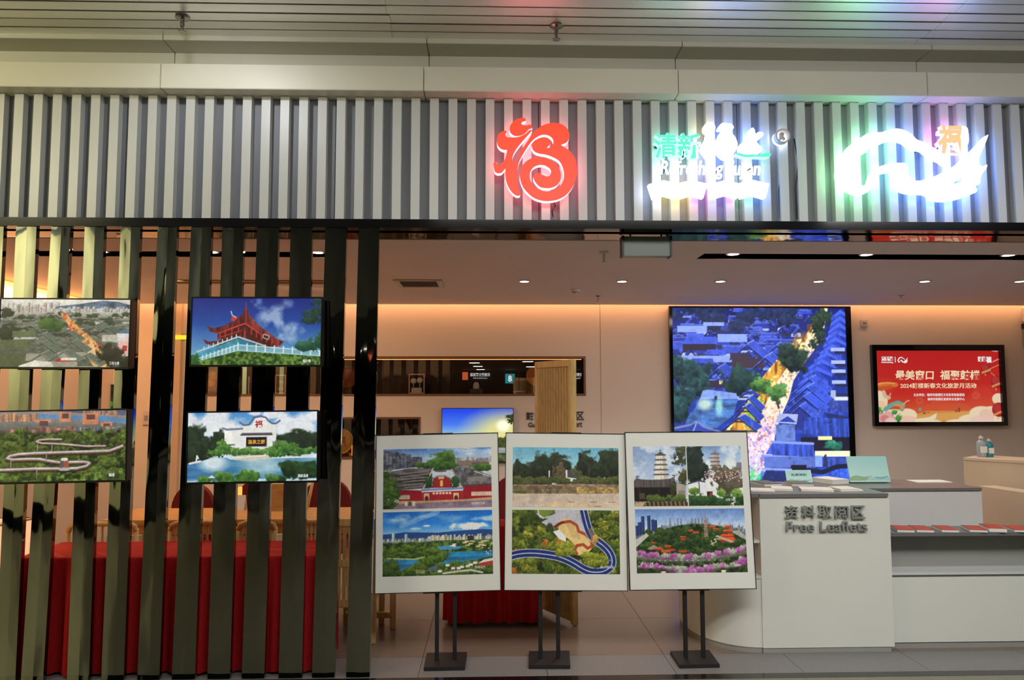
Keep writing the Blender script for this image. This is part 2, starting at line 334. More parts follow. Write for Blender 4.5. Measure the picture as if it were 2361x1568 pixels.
def pic_old_town():
    p = Pic(240, 132, 11)
    p.grad([(0, (226, 221, 206)), (.12, (205, 200, 188)), (.3, (150, 148, 132)), (1, (92, 96, 78))])
    p.city(0, .45, lambda u: .2, .03, .16, 40, [(205, 195, 182), (190, 180, 170), (214, 196, 186)])
    hill = [(.42, .11), (.5, .09), (.6, .07), (.7, .04), (.78, .02), (.9, .03), (1, .08), (1, .14), (.42, .14)]
    p.poly(hill, (88, 104, 124), 1, p.n(20), .3)
    p.city(.42, 1, lambda u: .19, .03, .09, 46, [(196, 194, 186), (170, 172, 168), (205, 198, 184)])
    p.put(np.clip((p.V-.2)*12, 0, 1)*p.n(26, 30)*.6, (58, 62, 52))
    p.town(70, .2, .55, [(96, 100, 88), (74, 80, 68), (112, 110, 96), (84, 90, 74)], (150, 150, 134), [(186, 182, 166), (120, 116, 100)], None, .8)
    for q in range(26): p.tree(p.rs.rand(), p.rs.uniform(.2, .42), .03, .03, (44, 54, 40), (80, 92, 66))
    p.tree(.39, .36, .1, .1, (42, 66, 32), (92, 122, 58)); p.tree(.05, .2, .05, .07, (40, 44, 34), (64, 70, 52)); p.tree(.06, .5, .09, .12, (34, 38, 30), (62, 66, 50))
    p.rect(.1, .47, .28, .56, (98, 106, 74)); p.rect(0, .6, .24, .74, (92, 98, 66)); p.rect(0, .8, .2, 1, (84, 88, 60))
    p.poly([(.46, .2), (.49, .2), (.6, .4), (.74, .62), (.86, 1), (.74, 1), (.63, .7), (.55, .45)], (214, 168, 104))
    m = p.pm([(.46, .2), (.5, .2), (.62, .4), (.75, .62), (.74, .72), (.62, .62), (.54, .45)])
    p.put(m*np.clip(p.n(50)*1.8-.5, 0, 1), (196, 78, 36)); p.put(m*np.clip(p.n(60)*2-1.2, 0, 1), (250, 214, 130))
    p.poly([(.66, .68), (.72, .64), (.78, .85), (.85, 1), (.76, 1)], (222, 186, 130))
    for u, v, w_ in ((.33, .58, .11), (.33, .72, .13), (.53, .55, .1), (.56, .7, .12), (.66, .9, .13), (.33, .9, .16), (.74, .45, .13), (.5, .84, .12)):
        p.gable(u, v, w_, w_*1.25, (104, 112, 98), (176, 178, 162), (150, 146, 128) if v > .6 else None, 1)
    p.poly([(.16, .98), (.28, .9), (.41, .92), (.43, 1), (.16, 1)], (214, 208, 192)); p.rect(.44, .88, .55, .92, (168, 44, 34)); p.rect(.48, .86, .6, .9, (214, 206, 186))
    for q in range(14): p.ell(p.rs.uniform(.74, .84), p.rs.uniform(.66, .9), .008, .018, (196, 60, 36), .9)
    p.rect(.79, .52, .92, .62, (190, 184, 168)); p.gable(.83, .47, .1, .12, (92, 98, 86), (170, 172, 160))
    p.poly([(.9, .5), (1, .44), (1, .72), (.92, .7)], (206, 200, 194)); p.poly([(.9, .5), (.96, .43), (1, .44), (1, .5)], (86, 112, 132))
    p.poly([(.92, .62), (1, .56), (1, .84), (.9, .8)], (214, 176, 166)); p.rect(.95, .68, .985, .76, (176, 50, 46)); p.tree(.86, .82, .09, .15, (36, 34, 26), (62, 54, 40)); p.tree(.97, .93, .06, .1, (30, 32, 24), (56, 54, 40))
    return grain(p, 0.16)
def pic_tower():
    p = Pic(240, 130, 23)
    p.grad([(0, (26, 38, 118)), (.4, (38, 74, 152)), (.75, (86, 138, 186)), (1, (150, 190, 208))])
    p.put(np.clip(.5-p.U*1.2, 0, 1)*np.clip(p.V*1.4-.5, 0, 1)*.5, (150, 190, 210))
    c = p.n(7)*p.em(.7, .38, .2, .34, .7); p.put(np.clip(c*1.6-.45, 0, .75), (176, 194, 216))
    c = p.n(9)*p.em(.5, .1, .12, .1, .8); p.put(np.clip(c*1.4-.5, 0, .5), (150, 176, 210))
    p.poly([(.3, .33), (.31, .27), (.36, .3), (.33, .36)], (190, 60, 56)); p.line([(.3, .2), (.31, .26), (.34, .29)], .012, (210, 214, 220))
    red = (166, 50, 44); roof = (92, 34, 32); rl = (124, 48, 42)
    tx = p.n(60, 8, 2)
    p.poly([(.2, .5), (.41, .35), (.68, .7), (.62, .74), (.41, .55), (.2, .62)], (70, 24, 24)); 
    for u in (.22, .26, .31, .36): p.line([(u, .6), (u, .45)], .02, red)
    for u in (.46, .5, .54, .58, .62, .65): p.line([(u, .55+(u-.46)*.9), (u, .42+(u-.46)*1.15)], .02, red)
    p.line([(.2, .53), (.41, .38), (.68, .72)], .022, (196, 62, 54)); p.line([(.2, .6), (.41, .47)], .016, red)
    p.poly([(.415, .12), (.39, .24), (.33, .34), (.24, .42), (.17, .45), (.118, .42), (.14, .5), (.2, .53), (.41, .36)], roof, 1, tx, .35)
    p.poly([(.415, .12), (.44, .25), (.5, .38), (.58, .5), (.66, .61), (.715, .65), (.69, .7), (.66, .72), (.41, .36)], rl, 1, tx, .35)
    p.poly([(.41, .42), (.38, .5), (.3, .57), (.2, .64), (.13, .65), (.09, .61), (.11, .68), (.17, .71), (.22, .72), (.41, .6)], roof, 1, tx, .35)
    p.poly([(.41, .42), (.44, .52), (.5, .6), (.58, .68), (.66, .73), (.6, .76), (.5, .74), (.41, .6)], (84, 30, 30), 1, tx, .35)
    p.line([(.415, .07), (.415, .36)], .014, (150, 56, 50)); p.line([(.41, .5), (.41, .62)], .02, (190, 56, 48))
    p.poly([(.555, .54), (.6, .57), (.59, .62), (.55, .59)], (60, 34, 34)); p.line([(.555, .54), (.6, .57), (.59, .62), (.55, .59), (.555, .54)], .01, (206, 200, 190))
    p.poly([(.05, .84), (.36, .6), (.38, .74), (.05, .9)], (66, 142, 164), 1, p.n(30), .15); p.poly([(.36, .6), (.56, .74), (.38, .76)], (50, 118, 146))
    p.line([(.05, .8), (.36, .58), (.56, .71)], .022, (168, 206, 206)); p.line([(.05, .91), (.36, .7), (.98, .79)], .018, (186, 216, 216)); p.line([(.05, .95), (.36, .78), (1, .86)], .02, (176, 208, 208))
    p.poly([(.05, .91), (.36, .71), (1, .8), (1, .86), (.36, .78), (.05, .95)], (128, 178, 186), .8)
    for k in range(11): u = .06+.03*k; p.line([(u, .95-(u-.05)*.55), (u, .88-(u-.05)*.62)], .016, (206, 226, 224))
    for k in range(10): u = .36+.07*k; p.line([(u, .775+(u-.36)*.12), (u, .675+(u-.36)*.14)], .02, (206, 226, 224))
    for k in range(8): u = .1+.035*k; p.line([(u, .775-(u-.1)*.72), (u, .73-(u-.1)*.75)], .014, (190, 220, 220))
    p.leafy(p.pm([(.03, 1), (.06, .94), (.36, .79), (1, .87), (1, 1)]), (34, 62, 22), (108, 142, 62), 50)
    p.tree(.02, .93, .05, .1, (28, 60, 26), (70, 120, 60))
    for a in ((.93, .28, .08, .1), (.98, .2, .05, .1), (.97, .05, .05, .05), (.9, .34, .04, .05)): p.tree(*a, (20, 40, 40), (50, 84, 60), .6)
    p.tree(.9, .72, .1, .06, (24, 62, 48), (60, 110, 76), .5); p.tree(.98, .66, .06, .1, (24, 60, 44), (58, 108, 72), .5); p.tree(1, .55, .03, .06, (24, 60, 44), (58, 108, 72), .5)
    return grain(p, 0.06)
def pic_walkway():
    p = Pic(240, 136, 37)
    p.grad([(0, (150, 132, 124)), (.08, (140, 134, 136)), (.3, (86, 86, 72)), (1, (46, 58, 30))])
    p.poly([(.3, .03), (.55, .07), (.8, .08), (1, .14), (1, .2), (.75, .15), (.5, .12), (.3, .09)], (92, 132, 172)); p.poly([(.45, 0), (.7, .05), (1, .08), (1, 0)], (74, 84, 114), .8)
    p.city(0, .3, lambda u: .14, .04, .12, 26, [(190, 134, 96), (214, 160, 116), (150, 116, 106)]); p.city(.66, 1, lambda u: .07, .02, .07, 22, [(206, 150, 104), (170, 120, 96)])
    for u0, v0, u1, v1 in ((.48, .02, .57, .16), (.66, .04, .78, .2), (.8, .17, .89, .23), (.3, .12, .42, .16)):
        p.rect(u0, v0, u1, v1, (198, 128, 92)); p.rect(u0+(u1-u0)*.25, v0+.02, u0+(u1-u0)*.8, v0+.09, (96, 66, 66))
    p.city(.55, 1, lambda u: .3, .02, .07, 60, [(150, 140, 150), (120, 130, 168), (196, 150, 126), (210, 196, 190)]); p.city(.1, .6, lambda u: .31, .03, .09, 20, [(176, 118, 104), (196, 132, 116), (150, 104, 96)], .03, .07)
    m = np.clip((p.V-.2-.1*p.n(9))*14, 0, 1); p.leafy(m*np.clip(.35+p.V*2.2+(p.n(12)-.5), 0, 1), (28, 38, 20), (94, 112, 52), 34)
    for q in range(70):
        v = p.rs.uniform(.26, 1); p.tree(p.rs.rand(), v, .03+.04*v, .03+.045*v, (34, 46, 22), (120, 146, 60) if p.rs.rand() < .5 else (104, 112, 46), .5)
    def walk(pts, wd, c):
        p.line([(u, v+wd*.9) for u, v in pts], wd*.9, (40, 40, 28), .7); p.line(pts, wd, c); p.line([(u, v+wd*.35) for u, v in pts], wd*.35, (156, 104, 86)); p.line([(u, v-wd*.1) for u, v in pts], wd*.4, (206, 202, 206))
    walk([(.5, .405), (.4, .4), (.33, .41), (.31, .43), (.35, .455), (.45, .465), (.55, .48), (.7, .51), (.84, .51)], .026, (150, 124, 116))
    walk([(.97, .515), (.92, .55), (.87, .58), (.75, .585), (.5, .59), (.3, .595), (.18, .605), (.11, .63), (.09, .66), (.13, .68), (.25, .675), (.34, .68), (.42, .71), (.5, .735), (.6, .73), (.68, .73), (.72, .75), (.7, .79), (.62, .82), (.5, .82), (.3, .815), (0, .825)], .04, (160, 140, 138))
    for u, v in ((.32, .46), (.43, .47), (.12, .7), (.32, .84), (.39, .62)): p.line([(u, v), (u, v+.1)], .012, (160, 140, 126))
    p.poly([(.5, .69), (.555, .69), (.57, .82), (.49, .82)], (150, 84, 62)); p.poly([(.5, .69), (.525, .69), (.52, .82), (.49, .82)], (98, 84, 84)); p.ell(.528, .69, .029, .022, (214, 210, 204)); p.ell(.53, .83, .045, .025, (186, 180, 190), .8)
    p.leafy(p.pm([(0, .86), (.3, .87), (.5, .9), (1, .86), (1, 1), (0, 1)])*np.clip(p.n(9)*2-.4, 0, 1), (30, 44, 20), (122, 150, 66), 30)
    return grain(p, 0.16)
def pic_hot_spring():
    p = Pic(240, 132, 41)
    p.grad([(0, (70, 134, 196)), (.3, (150, 192, 222)), (.5, (206, 220, 228))])
    for a in ((.17, .2, .2, .2), (.83, .2, .17, .16), (.65, .03, .08, .05), (.3, .27, .12, .1), (.99, .05, .08, .08), (.52, .02, .05, .03)):
        p.put(np.clip(p.em(*a, .5, p.n(10), .4), 0, 1)*.95, (226, 228, 230))
    for a in ((.06, .4, .1, .22), (.0, .6, .16, .2), (.14, .5, .06, .12), (.26, .42, .08, .14), (.2, .5, .1, .12), (.88, .4, .16, .12), (.97, .45, .1, .14), (.76, .42, .1, .1), (.84, .5, .2, .12)): p.tree(*a, (20, 32, 24), (50, 66, 46), .3)
    p.poly([(.28, .62), (.285, .25), (.42, .25), (.42, .19), (.49, .19), (.52, .09), (.58, .07), (.62, .1), (.65, .18), (.685, .19), (.68, .56), (.6, .62)], (226, 226, 222)); p.poly([(.28, .62), (.285, .25), (.34, .25), (.34, .62)], (236, 234, 226))
    p.line([(.27, .23), (.3, .25), (.42, .24)], .03, (120, 124, 142)); p.line([(.4, .15), (.43, .19), (.47, .185), (.49, .14), (.51, .08), (.56, .065), (.6, .08), (.62, .13), (.65, .17), (.68, .17), (.71, .13)], .024, (92, 100, 124))
    p.rect(.415, .3, .65, .33, (92, 88, 92)); p.line([(.41, .33), (.65, .33)], .02, (70, 66, 74)); p.rect(.45, .36, .61, .5, (34, 26, 34)); p.line([(.45, .505), (.61, .505)], .015, (190, 190, 190))
    p.rect(.305, .46, .365, .48, (96, 104, 110)); p.rect(.32, .5, .345, .6, (66, 54, 50)); p.rect(.67, .42, .76, .47, (110, 116, 112)); p.line([(.66, .43), (.66, .56)], .012, (60, 60, 60))
    for k in range(26): p.tree(p.rs.uniform(.3, .98), p.rs.uniform(.54, .62), .05, .04, (44, 84, 36), (130, 172, 86), .5)
    for a in ((.27, .52, .05, .1), (.74, .52, .1, .09), (.68, .58, .05, .06), (.9, .57, .1, .06), (.22, .58, .06, .05)): p.tree(*a, (36, 74, 34), (106, 152, 66), .5)
    p.poly([(0, .74), (.08, .71), (.18, .66), (.3, .65), (.33, .68), (.5, .69), (.7, .67), (1, .66), (1, .96), (0, .96)], (56, 116, 160)); 
    m = p.pm([(0, .74), (.08, .71), (.18, .66), (.3, .65), (.33, .68), (.5, .69), (.7, .67), (1, .66), (1, 1), (0, 1)])
    p.put(m*p.n(5, 30)*.6, (150, 194, 206)); p.put(m*np.clip(.8-p.U*2.2, 0, 1)*.6, (34, 80, 142)); p.put(m*p.em(.2, .72, .1, .12, .9)*.9, (216, 228, 226)); p.put(m*p.em(.57, .75, .14, .16, .9)*.55, (206, 222, 214))
    p.poly([(.36, .66), (.42, .62), (.62, .62), (.64, .67), (.5, .7), (.36, .69)], (206, 196, 178)); p.line([(.36, .66), (.6, .63)], .012, (236, 234, 226)); p.line([(.66, .665), (1, .665)], .014, (214, 218, 214)); p.line([(.02, .73), (.1, .7)], .03, (216, 216, 210)); p.line([(.07, .69), (.075, .62), (.085, .66)], .02, (232, 232, 228))
    for a in ((.81, .82, .11, .13), (.93, .84, .1, .13), (.7, .97, .06, .06)): p.tree(*a, (18, 36, 20), (52, 84, 44), .25)
    for a in ((.29, .94, .09, .1), (.48, .93, .1, .11), (.13, .97, .06, .06), (.66, .96, .05, .06)): p.tree(*a, (28, 66, 26), (104, 150, 64), .3)
    p.poly([(.16, .94), (.19, .9), (.22, .94)], (216, 220, 224)); p.rect(.0, .985, .07, 1, (200, 204, 200))
    return grain(p, 0.08)
def pic_red_temple():
    p = Pic(216, 124, 53)
    p.grad([(0, (64, 112, 178)), (.16, (150, 176, 206)), (.3, (176, 186, 196))])
    p.put(np.clip(p.n(4, 9)*2-.8, 0, 1)*np.clip(1-p.V*3, 0, 1), (206, 212, 220))
    p.poly([(0, .02), (.1, .04), (.2, .08), (.26, .1), (.26, .14), (.36, .14), (.36, .3), (0, .36)], (84, 86, 98), 1, p.n(30, 20, 2), .4)
    for k in range(7): p.line([(.02+.034*k, .06+.012*k), (.02+.034*k, .32)], .012, (58, 60, 74))
    p.city(.66, 1, lambda u: .26, .03, .12, 24, [(150, 140, 146), (176, 150, 140), (120, 120, 130)])
    p.rect(.68, .22, .95, .32, (120, 104, 98)); p.rect(.82, .25, .98, .34, (90, 80, 78))
    for a in ((.56, .22, .12, .16), (.45, .28, .1, .08), (.36, .28, .08, .05), (.92, .33, .1, .06), (.62, .3, .1, .06)): p.tree(*a, (24, 46, 22), (88, 124, 52), .3)
    p.poly([(0, .4), (.24, .33), (.45, .33), (.45, .66), (.0, .7)], (74, 70, 72), 1, p.n(6, 40, 3), .5); p.poly([(.62, .36), (.7, .3), (.8, .34), (1, .48), (1, .62), (.72, .64)], (92, 90, 96), 1, p.n(40, 12, 3), .35)
    for k in range(6): p.line([(.15+.01*k, .42+.045*k), (.42-.012*k, .38+.05*k)], .014, (132, 124, 112))
    p.line([(.46, .34), (.36, .7)], .02, (176, 172, 160)); p.line([(.63, .36), (.72, .66)], .02, (176, 172, 160)); p.poly([(.78, .5), (.9, .48), (.94, .56), (.8, .58)], (120, 116, 112)); p.line([(.84, .4), (1, .5)], .012, (190, 190, 186))
    p.poly([(.46, .6), (.46, .5), (.52, .44), (.56, .44), (.62, .52), (.64, .66), (.44, .66)], (140, 30, 36)); p.rect(.49, .44, .57, .48, (170, 168, 190)); p.rect(.51, .48, .56, .52, (190, 156, 110)); p.rect(.525, .54, .55, .64, (214, 170, 90)); p.line([(.44, .52), (.5, .47), (.57, .47), (.63, .52)], .02, (110, 110, 130))
    p.tree(.42, .56, .04, .09, (22, 46, 28), (60, 90, 50)); p.tree(.66, .57, .04, .09, (22, 46, 28), (60, 90, 50)); p.rect(.48, .37, .58, .4, (80, 78, 80))
    p.poly([(.13, .68), (.36, .7), (.36, .89), (.15, .88)], (132, 26, 34)); p.rect(.36, .7, .73, .87, (140, 30, 38)); p.poly([(.73, .64), (1, .62), (1, .85), (.73, .87)], (130, 24, 34)); p.line([(.36, .695), (.73, .68)], .04, (112, 122, 168)); p.line([(.36, .72), (.73, .705)], .02, (196, 196, 206))
    p.line([(.73, .635), (1, .615)], .02, (60, 58, 62))
    for k in range(6): p.rect(.455+.03*k, .735, .475+.03*k, .77, (216, 180, 160)); 
    for u in (.4, .67): p.rect(u-.025, .75, u+.025, .88, (190, 160, 120)); p.ell(u, .84, .018, .05, (90, 24, 30)); p.rect(u-.018, .84, u+.018, .89, (90, 24, 30))
    p.rect(.81, .74, 1, .81, (190, 162, 146)); p.rect(.15, .77, .245, .84, (176, 160, 140)); p.poly([(.12, .86), (.36, .87), (.73, .86), (1, .83), (1, .9), (.12, .92)], (170, 138, 108)); p.poly([(0, .92), (1, .88), (1, 1), (0, 1)], (122, 104, 122), 1, p.n(20), .15)
    for u in (.2, .235, .27): p.rect(u, .88, u+.025, .95, (196, 190, 150) if u != .235 else (70, 70, 60))
    for a in ((.03, .42, .05, .08), (.05, .6, .07, .12), (.02, .75, .06, .14), (.1, .76, .06, .12), (.04, .92, .08, .1)): p.tree(*a, (24, 40, 22), (86, 118, 44), .45)
    return grain(p, 0.14)
def pic_lake():
    p = Pic(216, 124, 59)
    p.grad([(0, (24, 92, 176)), (.2, (40, 118, 204)), (.34, (120, 172, 220))])
    c = p.n(5, 6); p.put(np.clip(c*1.6-.5, 0, 1)*p.em(.3, .1, .34, .08, .8, p.n(4), .5), (176, 200, 226)); p.line([(.17, .22), (.3, .14), (.5, .02)], .07, (190, 212, 232), .35)
    p.put(np.clip(p.em(.86, .24, .17, .05, .6, p.n(12), .6), 0, 1), (216, 222, 230)); p.put(p.em(.95, .13, .1, .04, .7, p.n(9), .5)*.7, (206, 220, 236)); p.put(p.em(.4, .23, .03, .015, .6), (220, 228, 236)); p.put(p.em(.3, .27, .05, .02, .6)*.7, (200, 214, 230))
    p.poly([(0, .35), (.1, .34), (.2, .32), (.35, .33), (.5, .34), (.65, .32), (.8, .31), (.9, .3), (1, .31), (1, .42), (0, .44)], (36, 66, 122)); 
    p.grad([(.38, (84, 100, 110)), (.5, (70, 90, 60)), (1, (48, 74, 34))], 'v', np.clip((p.V-.4)*30, 0, 1))
    p.city(.4, 1, lambda u: .46, .03, .09, 80, [(206, 202, 190), (186, 176, 156), (214, 206, 186)], .008, .018); p.city(0, .45, lambda u: .5, .03, .09, 50, [(150, 160, 176), (190, 198, 206), (206, 206, 200)], .01, .022)
    for u, h_ in ((.085, .19), (.2, .17), (.04, .1), (.33, .1)): p.rect(u, .52-h_, u+.025, .53, (196, 202, 210)); p.rect(u+.015, .52-h_, u+.025, .53, (124, 140, 160))
    p.rect(.77, .4, .83, .48, (40, 52, 50)); p.rect(0, .5, .12, .6, (120, 130, 142))
    m = np.clip((p.V-.46)*30, 0, 1); p.leafy(m, (30, 48, 24), (94, 122, 50), 40)
    for q in range(16): p.rect(*(lambda u, v: (u, v, u+.04, v+.02))(p.rs.uniform(.6, 1), p.rs.uniform(.47, .56)), (196, 180, 140))
    p.poly([(.48, .56), (.6, .54), (.72, .56), (.7, .6), (.52, .61)], (66, 132, 176)); p.poly([(.6, .55), (.66, .52), (.66, .57)], (210, 214, 214))
    p.poly([(.53, .72), (.58, .65), (.7, .64), (1, .64), (1, .72), (.86, .77), (.62, .82), (.52, .81)], (38, 110, 152), 1, p.n(10, 30), .2); p.poly([(.02, .75), (.08, .72), (.34, .74), (.3, .8), (.24, .88), (.16, .93), (.1, .85)], (44, 112, 156), 1, p.n(10, 30), .2)
    p.rect(.46, .8, .52, .9, (70, 110, 150), .7); p.poly([(.4, .92), (.46, .82), (.49, .92)], (86, 92, 112))
    p.line([(.05, .72), (.15, .73), (.3, .74), (.38, .71)], .016, (190, 190, 120))
    for q in range(36): p.tree(p.rs.uniform(.06, .5), p.rs.uniform(.56, .7), .04, .035, (28, 50, 22), (112, 136, 52), .5)
    for q in range(40):
        t = p.rs.rand(); p.tree(.22+.34*t, .95-.25*t+p.rs.uniform(-.03, .03), .04, .045, (26, 48, 20), (104, 128, 48), .5)
    for q in range(18): p.tree(p.rs.uniform(0, .13), p.rs.uniform(.8, 1), .05, .06, (24, 42, 20), (84, 110, 44), .5)
    for q in range(22): p.tree(p.rs.uniform(.5, 1), p.rs.uniform(.84, 1), .05, .05, (28, 48, 22), (104, 128, 52), .5)
    for u, v in ((.57, .83), (.62, .88), (.67, .88), (.7, .86), (.75, .85), (.78, .83), (.82, .8), (.5, .92)): p.rect(u, v, u+.035, v+.035, (206, 204, 196)); p.poly([(u-.005, v), (u+.017, v-.02), (u+.04, v)], (110, 100, 90))
    p.poly([(.86, .83), (.96, .8), (1, .78), (1, .86), (.88, .88)], (146, 56, 44)); p.poly([(.86, .83), (.92, .77), (1, .75), (1, .79)], (200, 196, 186)); p.line([(.55, .97), (.7, .94), (.8, .93), (.9, .97)], .03, (176, 172, 160)); p.rect(.3, .9, .38, .96, (160, 146, 120), .6)
    for q in range(10): p.ell(p.rs.uniform(.88, .98), p.rs.uniform(.55, .7), .004, .008, (220, 226, 230))
    return grain(p, 0.1)
def pic_stone_wall():
    p = Pic(216, 124, 61)
    p.grad([(0, (96, 158, 186)), (.45, (150, 190, 206)), (.6, (180, 200, 206))])
    for a in ((.3, .36, .2, .26), (.2, .46, .14, .16), (.43, .34, .12, .2), (.05, .45, .1, .2), (.7, .3, .09, .24), (.9, .26, .12, .27), (.97, .3, .12, .3), (.8, .42, .1, .16), (.6, .5, .08, .1)): p.tree(*a, (18, 24, 18), (54, 64, 42), .4)
    p.tree(.44, .42, .06, .18, (66, 56, 46), (112, 96, 76), .5); p.tree(.58, .5, .06, .16, (50, 54, 36), (92, 94, 62), .5); p.line([(.44, .4), (.44, .64)], .016, (80, 66, 52)); p.line([(.72, .3), (.72, .6)], .018, (60, 56, 44))
    p.line([(.345, .4), (.345, .52)], .02, (200, 206, 208)); p.poly([(.5, .55), (.5, .4), (.53, .38), (.6, .5), (.6, .57)], (66, 68, 70)); p.poly([(.5, .57), (.5, .5), (.6, .52), (.6, .57)], (206, 210, 210)); p.rect(.5, .38, .515, .52, (206, 208, 210)); p.poly([(.88, .56), (.94, .53), (1, .56), (1, .6), (.88, .6)], (196, 194, 186))
    for q in range(40): p.tree(p.rs.rand(), p.rs.uniform(.53, .62), .05, .05, (40, 50, 26), (96, 98, 56), .5)
    p.poly([(0, .63), (.3, .625), (.6, .61), (1, .62), (1, .66), (0, .65)], (136, 108, 100), 1, p.n(40), .2); p.poly([(0, .65), (.6, .64), (1, .65), (1, .77), (.6, .78), (0, .78)], (122, 106, 80), 1, p.n(30, 14), .3)
    for k in range(4): p.line([(0, .67+.028*k), (.6, .665+.028*k)], .008, (82, 70, 52))
    for k in range(50): u, v = p.rs.rand()*.6, .665+.028*p.rs.randint(4); p.line([(u, v), (u, v+.026)], .01, (86, 74, 56))
    p.poly([(.6, .66), (1, .66), (1, .76), (.6, .77)], (150, 124, 78), 1, p.n(40, 30), .3); p.tree(.06, .75, .06, .04, (50, 58, 30), (110, 112, 66), .5)
    p.poly([(0, .78), (.6, .78), (1, .76), (1, 1), (0, 1)], (186, 170, 156)); p.poly([(.2, 1), (.3, .92), (.55, .9), (1, .9), (1, 1)], (204, 178, 144), .8); p.put(np.clip((p.V-.78)*30, 0, 1)*p.n(9, 30)*.25, (150, 130, 120))
    for u, v in ((.55, .91), (.76, .91), (.93, .91), (.8, .98)): p.line([(u-.03, v), (u+.03, v)], .01, (96, 84, 78))
    return grain(p, 0.12)
def pic_forest_road():
    p = Pic(216, 124, 67)
    p.grad([(0, (52, 62, 36)), (1, (40, 54, 28))]); p.leafy(np.ones((p.h, p.w)), (26, 36, 20), (110, 120, 44), 22)
    for q in range(110): p.tree(p.rs.rand(), p.rs.rand(), .045, .07, (34, 46, 18), [(150, 160, 50), (104, 124, 44), (176, 170, 60), (70, 92, 40)][p.rs.randint(4)], .5)
    for a in ((.02, .95), (.04, .68), (.45, .5), (.3, .52)): p.tree(*a, .03, .05, (130, 70, 34), (196, 130, 60), .5)
    p.poly([(.22, .05), (.26, .13), (.34, .14), (.3, .17), (.27, .2), (.34, .26), (.5, .22), (.62, .3), (.68, .36), (.64, .16), (.62, 0), (.4, 0), (.4, .06), (.34, .1)], (170, 168, 180)); p.poly([(.24, 0), (.37, 0), (.37, .06), (.3, .12), (.25, .07)], (104, 124, 50)); p.line([(.24, 0), (.25, .08), (.29, .14)], .014, (214, 212, 206))
    p.tree(.35, .27, .03, .06, (40, 50, 40), (70, 80, 60))
    p.poly([(.42, .2), (.5, .12), (.56, .17), (.62, .26), (.66, .36), (.72, .44), (.74, .5), (.74, .6), (.7, .68), (.62, .71), (.56, .68), (.55, .6), (.58, .55), (.52, .45), (.44, .36)], (206, 176, 120)); p.line([(.4, .27), (.46, .2), (.54, .18), (.6, .24), (.62, .34), (.68, .38), (.73, .46), (.745, .56), (.7, .6), (.66, .54), (.6, .56), (.58, .63), (.6, .68)], .045, (150, 66, 40)); p.line([(.4, .27), (.43, .22), (.48, .2)], .03, (86, 40, 50))
    for k in range(5): p.line([(.5+.018*k, .2+.01*k), (.56+.018*k, .42+.01*k)], .006, (150, 116, 70))
    p.poly([(.38, .34), (.44, .31), (.5, .42), (.5, .5), (.44, .46)], (214, 210, 206))
    road = [(-.02, .73), (.08, .69), (.2, .68), (.33, .7), (.45, .74), (.56, .82), (.66, .92), (.74, .965), (.84, .955), (.91, .88), (.925, .78), (.9, .66), (.84, .55), (.76, .45), (.72, .35), (.69, .2), (.66, -.02)]
    def cr(q, n=5):
        o = []
        for i in range(len(q)-1):
            a, b, c, d = q[max(i-1, 0)], q[i], q[i+1], q[min(i+2, len(q)-1)]
            for j in range(n):
                t = j/n; o.append(tuple(.5*(2*b[k]+(c[k]-a[k])*t+(2*a[k]-5*b[k]+4*c[k]-d[k])*t*t+(3*b[k]-a[k]-3*c[k]+d[k])*t**3) for k in (0, 1)))
        return o+[q[-1]]
    r = cr(road); p.line(r, .135, (190, 196, 206)); p.line(r, .115, (30, 44, 106)); p.line(r, .012, (206, 212, 222))
    p.poly([(.7, .3), (.74, .28), (.78, .42), (.8, .48), (.74, .5)], (110, 96, 80), .8); p.tree(.77, .46, .035, .06, (150, 110, 50), (206, 170, 90), .4)
    for q in range(14): p.tree(p.rs.uniform(.66, .86), p.rs.uniform(.72, .84), .04, .06, (60, 70, 24), (170, 176, 56), .5)
    for q in range(10): p.tree(p.rs.uniform(.42, .56), p.rs.uniform(.55, .68), .04, .06, (70, 80, 26), (170, 170, 60), .5)
    return grain(p, 0.12)
def pagoda(p, u, top, bot, w0, w1, tiers, body, eave, cap):
    for k in range(tiers):
        a, b = top+(bot-top)*k/tiers, top+(bot-top)*(k+1)/tiers; x0, x1 = w0+(w1-w0)*k/tiers, w0+(w1-w0)*(k+1)/tiers
        p.poly([(u-x0*.8, a), (u+x0*.8, a), (u+x1*.86, b), (u-x1*.86, b)], body); p.poly([(u+x0*.3, a), (u+x0*.8, a), (u+x1*.86, b), (u+x1*.3, b)], np.asarray(body)*.84)
        p.poly([(u-x0*1.12, a), (u-x0*.85, a-(b-a)*.22), (u+x0*.85, a-(b-a)*.22), (u+x0*1.12, a), (u+x0*.9, a+(b-a)*.12), (u-x0*.9, a+(b-a)*.12)], eave); p.rect(u-.006, a+(b-a)*.5, u+.006, a+(b-a)*.72, (80, 76, 72))
    p.poly([(u-w0, top), (u-w0*.35, top-(bot-top)*.09), (u, top-(bot-top)*.14), (u+w0*.35, top-(bot-top)*.09), (u+w0, top)], cap); p.line([(u, top-(bot-top)*.1), (u, top-(bot-top)*.24)], .012, cap)
